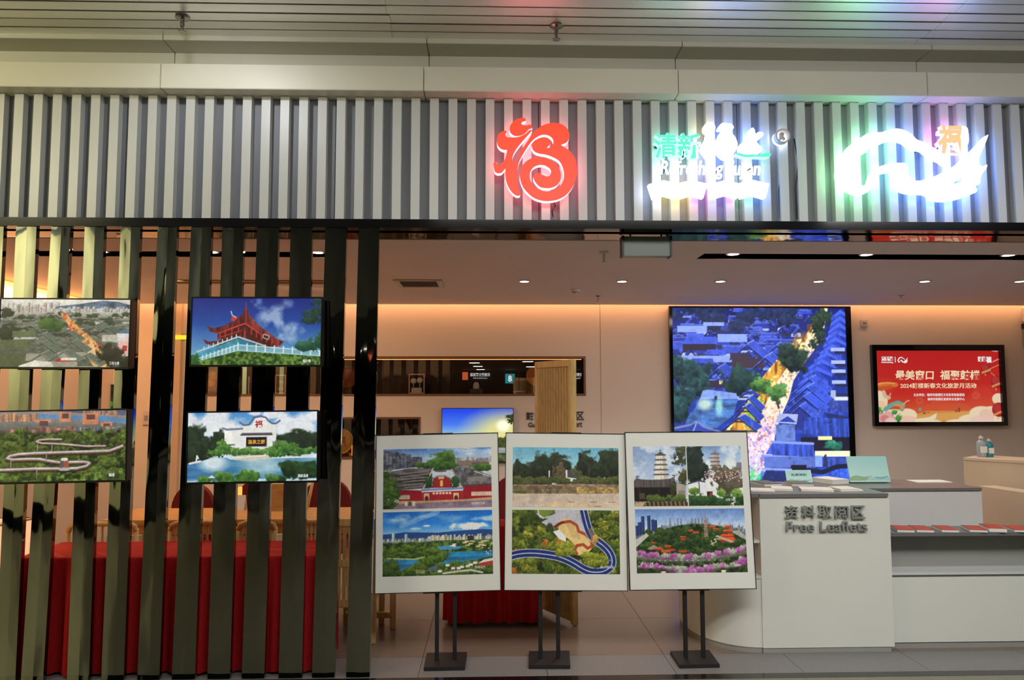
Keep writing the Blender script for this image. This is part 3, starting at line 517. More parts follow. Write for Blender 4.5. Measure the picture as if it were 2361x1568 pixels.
def pic_white_pagoda():
    p = Pic(112, 124, 71)
    p.grad([(0, (118, 140, 178)), (.5, (160, 176, 202)), (1, (186, 192, 204))]); p.put(np.clip(p.n(5, 6)*1.8-.7, 0, .8), (196, 204, 216))
    pagoda(p, .52, .15, .56, .1, .155, 5, (206, 200, 190), (84, 78, 76), (70, 66, 68))
    p.tree(.92, .12, .12, .14, (36, 44, 30), (84, 88, 56), .7); p.tree(.88, .27, .12, .05, (40, 48, 32), (80, 84, 54), .7); p.tree(.93, .52, .11, .11, (36, 40, 24), (96, 92, 52), .45)
    p.poly([(0, .58), (.06, .53), (.14, .55), (.3, .56), (.5, .555), (.68, .545), (.76, .51), (.79, .63), (.8, .68), (0, .68)], (76, 70, 70), 1, p.n(60, 4, 2), .25); p.line([(.06, .53), (.06, .5), (.1, .51)], .02, (70, 80, 90)); p.line([(.73, .49), (.77, .49), (.75, .54)], .02, (80, 88, 100))
    p.rect(0, .68, .8, .92, (26, 22, 22)); p.tree(.74, .72, .07, .12, (34, 38, 26), (64, 66, 44), .5)
    for u in (.09, .45): p.rect(u, .68, u+.025, .88, (44, 36, 32))
    p.poly([(.79, .66), (.8, .64), (.95, .64), (.97, .67), (.97, .92), (.8, .92)], (150, 140, 132)); p.rect(.82, .74, .95, .9, (120, 112, 108)); p.rect(.1, .78, .2, .88, (70, 62, 50))
    for q in range(26): p.tree(p.rs.uniform(.25, .95), p.rs.uniform(.84, .93), .06, .05, (36, 48, 20), (96, 116, 54), .5)
    p.rect(0, .93, 1, 1, (70, 56, 46))
    for k in range(26): p.line([(.04*k, .93), (.04*k+.01, 1)], .02, (124, 104, 84) if k % 2 else (44, 38, 32))
    p.poly([(.0, 1), (.02, .94), (.2, .93), (.16, 1)], (170, 150, 110))
    return grain(p, 0.1)
def pic_grey_pagoda():
    p = Pic(112, 124, 73)
    p.grad([(0, (96, 130, 176)), (.3, (176, 192, 212)), (.6, (206, 212, 220))]); p.put(np.clip(p.n(4, 5)*1.6-.7, 0, .7), (216, 220, 226))
    pagoda(p, .52, .14, .46, .085, .105, 5, (176, 164, 160), (96, 88, 92), (110, 104, 108))
    for a in ((.1, .1, .18, .14), (.16, .3, .24, .2), (.12, .48, .2, .16), (.26, .42, .12, .12)): p.tree(*a, (16, 26, 24), (44, 60, 50), .4)
    p.rect(.9, .28, 1, .48, (140, 138, 150)); p.poly([(.88, .38), (.92, .28), (1, .28), (1, .38)], (110, 108, 122))
    for a in ((.62, .42, .16, .1), (.7, .5, .2, .1), (.85, .52, .2, .12), (.6, .56, .16, .1), (.78, .64, .24, .14)): p.tree(*a, (50, 50, 38), (110, 100, 84), .5)
    for q in range(60): p.ell(p.rs.uniform(.3, .95), p.rs.uniform(.42, .6), .014, .011, (214, 170, 180), .8)
    p.poly([(0, .72), (.02, .62), (.2, .58), (.3, .6), (.36, .72), (.34, .86), (.0, .84)], (206, 208, 216)); p.poly([(.36, .74), (.46, .68), (.46, .78)], (200, 204, 212)); p.line([(.2, .58), (.21, .8)], .014, (50, 44, 44)); p.line([(0, .63), (.2, .58), (.31, .6)], .025, (60, 62, 70))
    p.rect(.34, .76, .44, .86, (36, 26, 30)); p.rect(.39, .78, .43, .86, (170, 46, 40)); p.rect(.62, .5, .68, .95, (60, 50, 42), .5)
    for q in range(26): p.tree(p.rs.rand(), p.rs.uniform(.88, 1), .1, .07, (20, 40, 22), (60, 96, 50), .45)
    for a in ((.1, .76, .1, .07), (.6, .78, .08, .07), (.88, .79, .1, .08)): p.tree(*a, (44, 76, 26), (150, 180, 84), .2)
    return grain(p, 0.1)
def pic_fisheye():
    p = Pic(220, 124, 79)
    p.grad([(0, (84, 116, 176)), (.22, (150, 174, 208)), (.3, (176, 190, 210))])
    hor = lambda u: .24+.34*(u-.55)**2*(1.5 if u < .55 else 1.1)
    p.put(np.clip((p.V-(.24+.42*(p.U-.55)**2))*30, 0, 1), (96, 104, 110)); p.city(0, 1, lambda u: hor(u)+.06, .03, .1, 90, [(150, 160, 176), (120, 134, 160), (176, 176, 176), (110, 118, 130)], .01, .022)
    for u, h_ in ((.055, .28), (.11, .26), (.025, .2), (.0, .16), (.145, .18), (.17, .16)): b = .42-.5*u; p.rect(u, b-h_, u+.03, b, (44, 62, 110)); p.rect(u+.018, b-h_, u+.03, b, (30, 44, 86))
    for u in (.31, .38, .41, .51, .54, .57, .6, .65): p.rect(u, .15, u+.016, .3, (112, 122, 140))
    m = p.em(.56, 1.02, .66, .78, .03); p.leafy(m, (22, 36, 20), (66, 90, 42), 40)
    for q in range(60): p.tree(p.rs.uniform(.1, .95), p.rs.uniform(.34, .68), .04, .05, (20, 34, 20), (72, 98, 44), .5)
    p.poly([(0, .48), (.1, .38), (.12, .42), (0, .6)], (176, 176, 170)); p.poly([(.86, .36), (.94, .34), (1, .44), (1, .5)], (150, 150, 150))
    def roof(u, v, w_, c=(196, 78, 40)): p.poly([(u-w_, v+w_*.6), (u-w_*.7, v), (u+w_*.7, v), (u+w_, v+w_*.6)], c); p.rect(u-w_*.8, v+w_*.6, u+w_*.8, v+w_*1.1, (120, 58, 42))
    for u, v, w_ in ((.43, .43, .03), (.43, .47, .025), (.16, .52, .02), (.29, .57, .035), (.22, .62, .03), (.2, .6, .04), (.27, .64, .05), (.33, .63, .03), (.42, .65, .04), (.5, .33, .03), (.55, .36, .03), (.7, .27, .035), (.73, .31, .03)): roof(u, v, w_)
    p.poly([(.1, .62), (.16, .56), (.2, .6), (.14, .64)], (140, 120, 104))
    for k in range(9): v = .18+.03*k; p.poly([(.625, v), (.655, v), (.66, v+.02), (.62, v+.02)], (150, 116, 104)); p.rect(.63, v+.02, .652, v+.03, (84, 70, 70))
    p.line([(.64, .12), (.64, .18)], .01, (110, 80, 70))
    for k, (u, v, w_) in enumerate(((.84, .27, .035), (.84, .33, .05), (.83, .4, .065), (.83, .45, .08))): roof(u, v, w_, (206, 76, 38))
    p.poly([(.74, .42), (.9, .52), (.93, .5), (.86, .54), (.72, .44)], (170, 150, 130)); p.line([(.68, .56), (.73, .52), (.71, .48), (.76, .48)], .012, (196, 186, 150)); p.line([(.68, .5), (.7, .58)], .012, (196, 186, 160))
    p.put(np.clip(1-np.abs(p.V-(.745+.06*(1-((p.U-.5)/.5)**2)-.17*np.clip(p.U-.55, 0, 1)))/.055, 0, 1)*1., (112, 104, 108))
    for q in range(60):
        u = p.rs.rand(); v = .735+.05*(1-((u-.5)/.5)**2)-.2*max(0, u-.62); p.tree(u, v-.04+p.rs.uniform(-.02, .02), .026, .036, *(((110, 50, 100), (206, 120, 196)) if p.rs.rand() < .65 else ((110, 116, 100), (196, 200, 186))), .5)
    for q in range(80):
        u = p.rs.rand(); v = .86+.09*(1-((u-.5)/.5)**2)-.22*max(0, u-.62); p.tree(u, v+p.rs.uniform(-.02, .06), .03, .042, *(((104, 44, 96), (206, 116, 196)) if p.rs.rand() < .6 else ((100, 108, 90), (186, 192, 176))), .5)
    p.leafy(np.clip((p.V-.93+.08*np.abs(p.U-.5))*25, 0, 1)*np.clip(np.abs(p.U-.5)*5-.5, 0, 1), (20, 30, 20), (60, 76, 44), 30)
    for k in range(12): p.rect(.2+.05*k, .8, .215+.05*k, .808, (206, 206, 206))
    p.rect(.22, .97, .26, 1, (206, 196, 176)); p.rect(.76, .96, .8, 1, (206, 196, 176))
    return grain(p, 0.14)
def pic_night_street():
    p = Pic(310, 330, 83)
    p.grad([(0, (26, 38, 110)), (.3, (34, 54, 150)), (.7, (40, 66, 176)), (1, (44, 76, 190))]); p.put(p.n(18, 30)*.4, (20, 26, 80))
    L = lambda v: np.interp(v, [0, .1, .2, .3, .4, .5, .6, .7, .8, 1.0], [.87, .8, .74, .66, .58, .52, .47, .38, .3, .14]); Rr = lambda v: np.interp(v, [0, .1, .2, .3, .4, .5, .6, .7, .8, .9, 1.0], [.9, .88, .84, .76, .69, .66, .61, .575, .56, .51, .42])
    rf = [(40, 60, 170), (52, 76, 196), (34, 50, 146), (60, 86, 206)]; wl = [(120, 140, 206), (60, 64, 96), (150, 166, 220), (44, 44, 66)]
    p.town(110, .0, .24, rf, (96, 116, 206), wl, lambda u, v: u < L(v)-.01, .45); p.town(80, .2, .45, rf, (110, 130, 214), wl, lambda u, v: u < L(v)-.05, .75)
    for q in range(18): p.tree(p.rs.uniform(0, .7), p.rs.uniform(.0, .12), .05, .03, (18, 28, 60), (40, 60, 104), .5)
    for u0, v0, u1, v1 in ((.03, .1, .2, .135), (.26, .145, .43, .19), (.18, .08, .3, .1)): p.rect(u0, v0, u1, v1, (128, 150, 220))
    p.poly([(.05, .2), (.09, .16), (.25, .16), (.26, .2)], (58, 84, 206)); p.rect(.06, .2, .25, .235, (40, 34, 54)); p.poly([(.19, .26), (.2, .23), (.31, .23), (.31, .26)], (60, 84, 206)); p.rect(.03, .265, .34, .3, (130, 150, 214)); p.poly([(.1, .3), (.11, .28), (.23, .28), (.24, .31)], (54, 78, 196))
    p.gable(.43, .24, .1, .08, (58, 82, 206), (120, 140, 220), (58, 44, 56)); p.gable(.6, .235, .07, .06, (58, 82, 206), (120, 140, 220), (54, 42, 54)); p.rect(.33, .25, .44, .285, (52, 44, 64))
    p.gable(.53, .32, .12, .1, (58, 84, 210), (120, 140, 224)); p.gable(.26, .38, .12, .1, (52, 76, 196), (110, 130, 214)); p.rect(.17, .4, .3, .44, (48, 40, 60)); p.rect(.265, .4, .285, .42, (226, 210, 150))
    for q in range(26):
        v = .02+.036*q*(1+.012*q)
        if v > .62: break
        u = Rr(v)+.075+.05*v; w_ = .05+.07*v; p.poly([(u-w_*1.1, v+.035), (u, v-.012), (u+w_*1.2, v+.03), (u+w_*1.15, v+.045), (u, v+.012), (u-w_*1.1, v+.052)], (66, 94, 224)); p.poly([(u-w_*1.1, v+.05), (u, v+.012), (u+w_*1.15, v+.045), (u+w_, v+.075), (u-w_, v+.085)], (46, 68, 186)); p.poly([(u, v+.012), (u+w_*1.15, v+.045), (u+w_, v+.075)], (34, 50, 150))
    for v in (.22, .29, .34, .4): p.rect(.91, v, .99, v+.02, (150, 166, 220)); p.rect(.93, v+.02, 1, v+.035, (36, 38, 70))
    p.rect(.87, .47, 1, .62, (36, 44, 92)); p.poly([(.86, .52), (.88, .5), (1, .51), (1, .57), (.87, .57)], (48, 66, 150)); p.rect(.9, .455, .93, .5, (150, 160, 200)); p.rect(.92, .49, 1, .51, (190, 200, 230))
    m = p.pm([(L(v), v) for v in np.linspace(0, 1, 21)]+[(Rr(v), v) for v in np.linspace(1, 0, 21)])
    base = np.stack([np.interp(p.V, [0, .25, .5, .7, 1], x) for x in ([250, 240, 236, 214, 186], [226, 214, 210, 186, 176], [170, 170, 170, 206, 236])], -1)
    p.a = p.a*(1-m[..., None])+base*m[..., None]
    n1, n2, n3 = p.n(90, 70, 2), p.n(80, 66, 2), p.n(70, 60, 2); p.put(m*np.clip(n1*3-1.9, 0, 1), (255, 250, 226)); p.put(m*np.clip(n2*3-2, 0, 1)*.8, (196, 110, 60)); p.put(m*np.clip(n3*3-2, 0, 1)*.75, (110, 90, 190)); p.put(m*np.clip(p.V*2-1.5, 0, 1)*np.clip(p.n(60)*3-2, 0, 1), (70, 190, 120))
    fac = p.pm([(L(v)-.03-.09*v, v-.02) for v in np.linspace(.1, .84, 16)]+[(L(v)+.02, v) for v in np.linspace(.84, .1, 16)]); p.put(fac*np.clip((p.V-.12)*9, 0, 1), (206, 150, 60)); p.put(fac*np.clip(p.n(60, 16, 2)*2.2-.9, 0, 1), (120, 72, 30)); p.put(fac*np.clip(p.n(44, 44, 2)*3-1.9, 0, 1), (255, 232, 150))
    for a in ((.47, .53, .04, .05), (.44, .6, .04, .07)): p.tree(*a, (80, 120, 40), (200, 214, 90), .5)
    for a in ((.85, .14, .03, .06), (.83, .08, .04, .05), (.87, .05, .05, .05), (.81, .2, .025, .03)): p.tree(*a, (18, 30, 34), (60, 90, 60), .4)
    p.tree(.69, .28, .09, .08, (14, 26, 32), (52, 84, 62), .35); p.tree(.67, .24, .06, .04, (14, 26, 32), (46, 74, 60), .35)
    p.tree(.4, .4, .12, .08, (14, 28, 36), (46, 84, 76), .35); p.tree(.5, .43, .05, .05, (30, 60, 34), (96, 150, 70), .4); p.tree(.59, .465, .06, .05, (30, 64, 34), (104, 160, 84), .35); p.line([(.59, .5), (.6, .55)], .012, (60, 60, 40))
    for a in ((.09, .37, .12, .07), (.02, .33, .06, .07), (.16, .43, .06, .06), (.04, .5, .1, .08), (.02, .57, .08, .08)): p.tree(*a, (12, 26, 36), (48, 92, 92), .4)
    p.poly([(.17, .455), (.2, .45), (.36, .47), (.37, .51), (.14, .53)], (120, 146, 214)); p.poly([(.13, .54), (.16, .5), (.37, .5), (.34, .59), (.24, .66), (.06, .66), (.08, .6)], (64, 104, 170), 1, p.n(9, 40), .3); p.put(p.em(.26, .54, .02, .05, .9)*.8, (150, 214, 200)); p.put(p.em(.18, .53, .04, .03, .9)*.7, (206, 226, 190)); p.rect(.236, .485, .25, .505, (40, 40, 60))
    for u, v, w_, h_ in ((.43, .475, .05, .03), (.43, .53, .07, .07), (.41, .58, .08, .08), (.37, .635, .1, .07)): p.gable(u, v, w_, h_, (50, 74, 190), (150, 166, 226)); p.line([(u-w_, v+h_*.55), (u+w_, v+h_*.6)], .008, (40, 40, 60))
    p.poly([(0, .67), (.1, .63), (.13, .61), (.16, .64), (.3, .69), (.34, .7), (.34, .74), (0, .74)], (44, 66, 160)); p.line([(0, .66), (.1, .64), (.13, .62), (.17, .65), (.32, .7)], .012, (110, 120, 170)); p.line([(.13, .63), (.1, .7)], .008, (120, 140, 210))
    for v, w_ in ((.43, .1), (.48, .11), (.53, .11), (.58, .1)): u = Rr(v)+.1; p.gable(u, v, w_, w_*.8, (62, 90, 220), (110, 134, 224), (40, 52, 130))
    p.poly([(.58, .63), (.6, .58), (.71, .585), (.7, .64)], (150, 160, 204)); p.poly([(.6, .625), (.65, .595), (.7, .63)], (40, 60, 160)); p.rect(.58, .64, .69, .73, (96, 122, 196)); p.poly([(.73, .69), (.75, .6), (1, .61), (1, .72)], (48, 74, 176), 1, p.n(90, 6, 1), .25); p.poly([(.76, .58), (.8, .55), (.86, .58), (.85, .6)], (56, 80, 190)); p.poly([(.86, .575), (.88, .56), (1, .57), (1, .6)], (48, 70, 176), 1, p.n(90, 6, 1), .25)
    p.rect(.72, .71, 1, .8, (26, 26, 44)); p.rect(.82, .705, .9, .725, (236, 226, 150)); p.tree(.9, .755, .05, .025, (20, 70, 60), (60, 150, 120), .4); p.rect(.8, .785, 1, .815, (226, 220, 180)); p.rect(.8, .81, .84, .87, (120, 150, 226)); p.poly([(.86, .87), (.88, .82), (1, .83), (1, .87)], (56, 78, 170), 1, p.n(90, 6, 1), .2); p.poly([(.845, .87), (.85, .81), (.865, .8), (.87, .87)], (44, 46, 80))
    p.poly([(.52, .8), (.56, .735), (.79, .745), (.8, .82)], (54, 80, 190), 1, p.n(100, 5, 1), .3); p.line([(.56, .735), (.79, .745)], .014, (120, 140, 214)); p.line([(.5, .81), (.8, .825)], .014, (120, 140, 214)); p.rect(.51, .815, .8, .875, (84, 108, 190)); p.rect(.66, .86, .75, .89, (24, 24, 40)); p.line([(.5, .88), (.66, .885)], .012, (130, 150, 220))
    p.poly([(.45, 1), (.52, .89), (.7, .9), (.66, 1)], (30, 44, 100)); p.poly([(.66, .93), (.69, .905), (.77, .91), (.76, .94)], (110, 146, 230)); p.poly([(.6, 1), (.76, .93), (.95, .88), (1, .88), (1, 1)], (54, 92, 220), 1, p.n(60), .25); p.line([(.76, .89), (.84, .9), (.92, .87), (1, .865)], .025, (26, 30, 56)); p.line([(.5, .9), (.43, 1)], .02, (90, 130, 210)); p.rect(.53, .965, .62, 1, (236, 200, 80))
    p.put(p.em(.44, .93, .05, .05, .8)*np.clip(p.n(70)*2-.6, 0, 1), (60, 220, 90))
    st = np.sin((p.V*1.2+p.U*.25+.03*p.n(8))*620)*.5+.5; dk = np.clip((150-p.a[..., 0])/60, 0, 1)*np.clip((p.a[..., 2]-70)/60, 0, 1); p.a = p.a*(1-.1*st*dk)[..., None]; p.put(dk*np.clip(p.n(46, 40, 3)*2.4-1.6, 0, 1)*.35, (20, 26, 66)); p.put(dk*np.clip(p.n(60, 52, 2)*3-2.5, 0, 1)*.4, (150, 170, 236))
    p.a = np.clip(p.a*1.14+6, 0, 255); return grain(p, .07, 90)
def pic_sunset():
    p = Pic(130, 96, 89)
    p.grad([(0, (28, 62, 226)), (.3, (64, 120, 236)), (.5, (150, 190, 214)), (.58, (226, 226, 150)), (.7, (206, 196, 96)), (1, (150, 140, 80))]); p.put(p.em(.93, .42, .5, .34, .95)*.85, (240, 226, 130)); p.put(p.em(.86, .33, .09, .1, .8), (255, 255, 226))
    p.poly([(.55, .62), (.62, .58), (.65, .55), (.68, .58), (.76, .62), (.76, .66), (.55, .66)], (40, 40, 50)); p.rect(0, .62, 1, .68, (150, 150, 110), .5)
    for q in range(30): p.tree(p.rs.uniform(.76, 1), p.rs.uniform(.58, .95), .06, .05, (36, 46, 22), (90, 104, 50), .5)
    for a in ((.95, .15, .06, .04), (1, .2, .05, .08), (.97, .24, .04, .04)): p.tree(*a, (26, 36, 20), (60, 70, 40), .7)
    p.rect(0, .68, .76, 1, (70, 80, 60)); p.leafy(p.pm([(0, .7), (1, .8), (1, 1), (0, 1)]), (30, 44, 26), (96, 110, 60), 14); p.rect(.78, .74, .9, .84, (180, 190, 200), .7)
    return p
def pic_plants():
    p = Pic(90, 64, 97); p.grad([(0, (40, 34, 34)), (1, (34, 40, 26))]); p.leafy(np.ones((p.h, p.w)), (22, 22, 20), (62, 66, 44), 12)
    for q in range(14): p.tree(p.rs.rand(), p.rs.uniform(.5, 1), .12, .14, (30, 80, 22), (110, 210, 70), .5)
    return p
def pic_festival():
    p = Pic(250, 150, 101)
    p.grad([(0, (196, 34, 34)), (.6, (208, 46, 38)), (.82, (216, 84, 50))])
    p.put(np.clip(p.em(.45, .85, .14, .16, .4, p.n(9), .3), 0, 1)*.4, (226, 100, 66)); p.put(p.em(.62, .9, .12, .16, .4, p.n(9), .3)*.35, (226, 110, 70)); p.put(p.em(.88, .72, .16, .2, .4, p.n(9), .3)*.35, (226, 90, 70)); p.put(p.em(.06, .5, .1, .12, .4)*.2, (226, 90, 70))
    p.poly([(.28, .9), (.4, .845), (.8, .845), (.8, 1), (.28, 1)], (222, 150, 76)); p.poly([(.28, .92), (.5, .88), (.72, .86), (.8, .9), (.7, .97), (.3, .98)], (230, 176, 100), .7)
    cream, pk = (248, 226, 190), (244, 190, 170)
    for a in ((.02, .7, .07, .14), (.04, .82, .06, .1), (.14, .92, .1, .1), (.24, .9, .08, .09), (.17, 1.0, .16, .09), (.36, 1.01, .16, .06)): p.ell(*a, cream)
    p.ell(.03, .76, .045, .06, (250, 206, 160), .8); p.ell(.22, .97, .1, .06, pk, .6); p.poly([(.3, .96), (.42, .93), (.48, .87), (.47, .95), (.36, 1), (.3, 1)], cream)
    for a in ((.98, .68, .05, .08), (.84, .88, .1, .1), (.92, .92, .1, .14), (.77, .97, .12, .08), (.66, 1.01, .12, .05)): p.ell(*a, cream)
    p.ell(.88, .9, .06, .08, pk, .6); p.ell(.84, .97, .1, .06, (246, 206, 196), .8)
    for cx, cy, rx, ry in ((.895, .26, .045, .07), (.975, .44, .05, .09), (.98, .83, .055, .1)):
        p.ell(cx, cy, rx, ry, (168, 40, 44)); p.ell(cx-.01, cy-.02, rx*.6, ry*.6, (196, 66, 62), .7); p.line([(cx-rx*.7, cy+ry*.7), (cx+rx*.6, cy+ry*.2)], .03, (226, 150, 90)); p.line([(cx-.01, cy+ry), (cx-.01, cy+ry*1.3)], .012, (222, 170, 110))
    p.line([(.93, .31), (.96, .36)], .01, (222, 150, 100)); p.line([(.92, .26), (1, .2)], .012, (222, 150, 100))
    p.line([(.95, .16), (.97, .14), (1, .12)], .016, (240, 190, 170), .8); p.line([(.95, 0), (.985, .01), (1, -.02)], .02, (236, 220, 210), .7)
    # a curling festival ribbon and flowers in the lower left corner
    p.line([(0, .5), (.05, .47), (.1, .49), (.16, .48)], .06, (226, 120, 50)); p.line([(0, .53), (.06, .53), (.12, .51)], .05, (206, 90, 44)); p.line([(.02, .47), (.09, .45), (.15, .46)], .018, (240, 176, 90)); p.line([(.06, .58), (.07, .64), (.1, .66)], .05, (222, 190, 160)); p.line([(.1, .66), (.115, .6)], .016, (236, 170, 130))
    p.line([(.07, .82), (.12, .76), (.17, .73), (.21, .76), (.2, .82)], .06, (110, 176, 160)); p.line([(.15, .76), (.19, .77), (.21, .82)], .035, (230, 150, 90)); p.line([(.21, .76), (.24, .71), (.26, .7)], .016, (236, 170, 130))
    for a in ((.05, .96, .06, .09), (.09, .92, .045, .07), (.02, .92, .04, .06)): p.ell(*a, (236, 176, 170)); 
    p.ell(.06, .95, .035, .05, (214, 120, 120), .7); p.ell(.1, .99, .04, .05, (246, 214, 206), .8)
    for a in ((.015, .84, .03, .04), (.14, .86, .025, .04), (.17, .94, .025, .05)): p.tree(*a, (50, 120, 60), (130, 190, 90), .4)
    for cx, cy in ((.345, .7), (.8, .63)):
        for k in range(14): t = k*6.283/14; p.line([(cx+.014*math.cos(t), cy+.022*math.sin(t)), (cx+.034*math.cos(t), cy+.055*math.sin(t))], .007, (236, 120, 80), .7)
    p.poly([(.33, .845), (.34, .8), (.352, .8), (.36, .845)], (120, 170, 160)); p.rect(.37, .865, .39, .885, (130, 60, 40)); p.rect(.4, .86, .42, .87, (150, 80, 50)); p.rect(.625, .83, .65, .86, (170, 90, 60)); p.rect(.655, .8, .665, .86, (130, 60, 50))
    return p
def pic_leaf_sign():
    p = Pic(64, 44, 103); p.grad([(0, (150, 206, 206)), (.6, (176, 222, 214)), (1, (190, 226, 216))])
    p.poly([(0, .82), (.15, .74), (.3, .78), (.5, .84), (.4, .94), (0, .95)], (130, 176, 130)); p.poly([(.4, .9), (.6, .8), (.85, .78), (1, .82), (1, .95), (.5, .95)], (150, 206, 206)); p.line([(.4, .8), (.55, .78)], .03, (190, 130, 120)); p.line([(.65, .82), (.8, .86), (.95, .78)], .03, (110, 140, 130)); p.ell(.15, .86, .12, .04, (150, 186, 120), .7)
    return p
# ---------------------------------------------------------------- main depths and heights (metres)
YF, YP, YB = 4.46, 4.36, 8.45            # fascia slats, header plate, back wall of the shop
ZS = 2.663                                # soffit and shop ceiling
ZB, ZT = 2.716, 3.485                     # slatted band from the black beam to the header plate
XL, XR = -4.25, 7.2
ZP = at(977, 153, YP).z; ZG = at(984, 129, 4.5).z; ZC = at(0, 82, YP).z

M = {}
M['cream'] = mat('painted_panel', (226, 222, 206), .42, noise=.04, nscale=3)
M['cream_dark'] = mat('painted_soffit', (206, 204, 192), .5, noise=.04, nscale=3)
M['slat'] = mat('grey_paint_slat', (206, 207, 206), .38, noise=.05, nscale=6, stretch=(1, 1, .3))
M['slatback'] = mat('grey_paint_backing', (132, 134, 140), .5, noise=.06, nscale=4)
M['strip'] = mat('brushed_strip', (238, 237, 232), .32, metal=.7, noise=.06, nscale=5, stretch=(.4, 3, 3))
M['dark'] = mat('shadow_gap', (26, 26, 26), .7)
M['beam'] = mat('black_gloss_beam', (20, 20, 23), .09, spec=.6, noise=.2, nscale=3)
M['mirror'] = mat('dark_mirror_steel', (152, 155, 149), .035, metal=1., noise=.12, nscale=2.5, stretch=(2, 2, .6), bump=.2, bscale=3.)
M['soffitmirror'] = mat('dark_mirror_soffit', (176, 160, 150), .05, metal=1., noise=.1, nscale=2, bump=.1, bscale=3.)
M['wall'] = mat('warm_white_wall', (226, 214, 202), .75, noise=.03, nscale=2.5)
M['ceil'] = mat('white_ceiling', (238, 228, 224), .8, noise=.03, nscale=2)
M['tile'] = mat('brown_grey_tile', (132, 116, 104), .22, noise=.22, nscale=160, col2=(110, 96, 86), spec=.5)
M['granite'] = mat('speckled_granite', (146, 142, 140), .4, noise=.4, nscale=170, col2=(92, 90, 92))
M['grout'] = mat('tile_joint', (70, 62, 58), .8)
M['hallfloor'] = mat('hall_floor', (126, 120, 104), .3, noise=.15, nscale=30)
M['hallceil'] = mat('hall_dark_ceiling', (84, 86, 84), .6)
M['hallcream'] = mat('hall_cream_wall', (206, 200, 156), .5, noise=.05, nscale=2)
M['halldark'] = mat('hall_dark_wall', (104, 108, 104), .6, noise=.3, nscale=1)
M['black'] = mat('black_satin', (18, 18, 19), .35)
M['blackmetal'] = mat('black_powder_coat', (30, 29, 31), .5, bump=.05, bscale=300)
M['white'] = mat('white_laminate', (222, 222, 214), .35, noise=.03, nscale=2)
M['whitegrey'] = mat('pale_laminate', (206, 208, 206), .35)
M['greytop'] = mat('grey_worktop', (112, 112, 112), .3, noise=.06, nscale=40)
M['greyrec'] = mat('grey_recess', (150, 150, 144), .5)
M['bamboo'] = mat('bamboo', (204, 176, 122), .45, noise=.25, nscale=14, stretch=(6, 6, 1), col2=(176, 146, 92))
M['bamboolight'] = mat('pale_bamboo', (222, 192, 132), .4, noise=.2, nscale=12, stretch=(5, 5, 1), col2=(196, 160, 100))
M['wood'] = mat('honey_wood', (206, 158, 96), .4, noise=.2, nscale=9, stretch=(1, 6, 6), col2=(182, 132, 74))
M['red'] = mat('red_velvet', (176, 22, 26), .75, noise=.2, nscale=60, spec=.2, bump=.06, bscale=200)
M['darkred'] = mat('dark_red_upholstery', (120, 10, 14), .7, noise=.15, nscale=50)
M['chrome'] = mat('brushed_chrome', (150, 146, 140), .25, metal=1.)
M['whiteplastic'] = mat('white_plastic', (206, 200, 196), .4)
M['brown'] = mat('brown_niche', (58, 40, 28), .4, noise=.2, nscale=8)
M['browntrim'] = mat('brown_niche_trim', (120, 88, 64), .35)
M['gold'] = mat('gold', (230, 176, 72), .3, metal=.35, noise=.25, nscale=30, bump=.2, bscale=60)
M['paper'] = mat('paper', (232, 228, 220), .6); M['paperdark'] = mat('printed_cover', (96, 96, 100), .5, noise=.4, nscale=30); M['redcover'] = mat('red_cover', (196, 66, 52), .45, noise=.15, nscale=20)
M['tan'] = mat('tan_laminate', (206, 184, 158), .45, noise=.05, nscale=3)
M['board'] = mat('white_print_board', (228, 228, 222), .38)
M['print'] = picture_mat('photo_print', 0, .38); M['screen'] = picture_mat('lit_screen', 1.); M['screenred'] = picture_mat('lit_screen_red', .8); M['screenwall'] = picture_mat('lit_video_wall', 1.05); M['screendim'] = picture_mat('lit_screen_dim', .8)
M['ink'] = mat('white_print_ink', (236, 236, 232), .5); M['letter'] = mat('charcoal_letter', (60, 60, 60), .5); M['lettergrey'] = mat('grey_letter', (136, 140, 136), .4)
M['lightink'] = emit('lit_caption', (240, 240, 240), .9); M['creamink'] = emit('lit_cream_lettering', (250, 228, 190), .85)
M['lamp'] = emit('lamp_lens', (255, 236, 206), 14.); M['lampwarm'] = emit('warm_light_strip', (255, 150, 70), 6.)

# ---------------------------------------------------------------- floor
fl = struct(MB().box(-6, 9, 4.45, 8.6, -.06, -.012).build('floor', M['grout']))
TX, TW = 1.863, .762
def tile_row(y0, y1, name, m, x_lo=-6, x_hi=9):
    k0 = math.floor((x_lo-TX)/TW); 
    for k in range(k0, math.ceil((x_hi-TX)/TW)):
        a = TX+k*TW
        MB().box(a+.0015, a+TW-.0015, y0+.0015, y1-.0015, -.012, 0).build(name, m, fl)
tile_row(4.45, 4.785, 'granite_slab', M['granite'], -4.5, 4.7)
y = 4.785
while y < 8.5: tile_row(y, min(y+TW, 8.55), 'tile', M['tile'], -4.5, 7.); y += TW
struct(MB().box(-7, 9, 4.375, 4.45, -.05, .001).build('trim_1', M['beam']))
struct(MB().box(-14, 14, -48, 4.375, -.05, 0).build('floor_hall', M['hallfloor']))

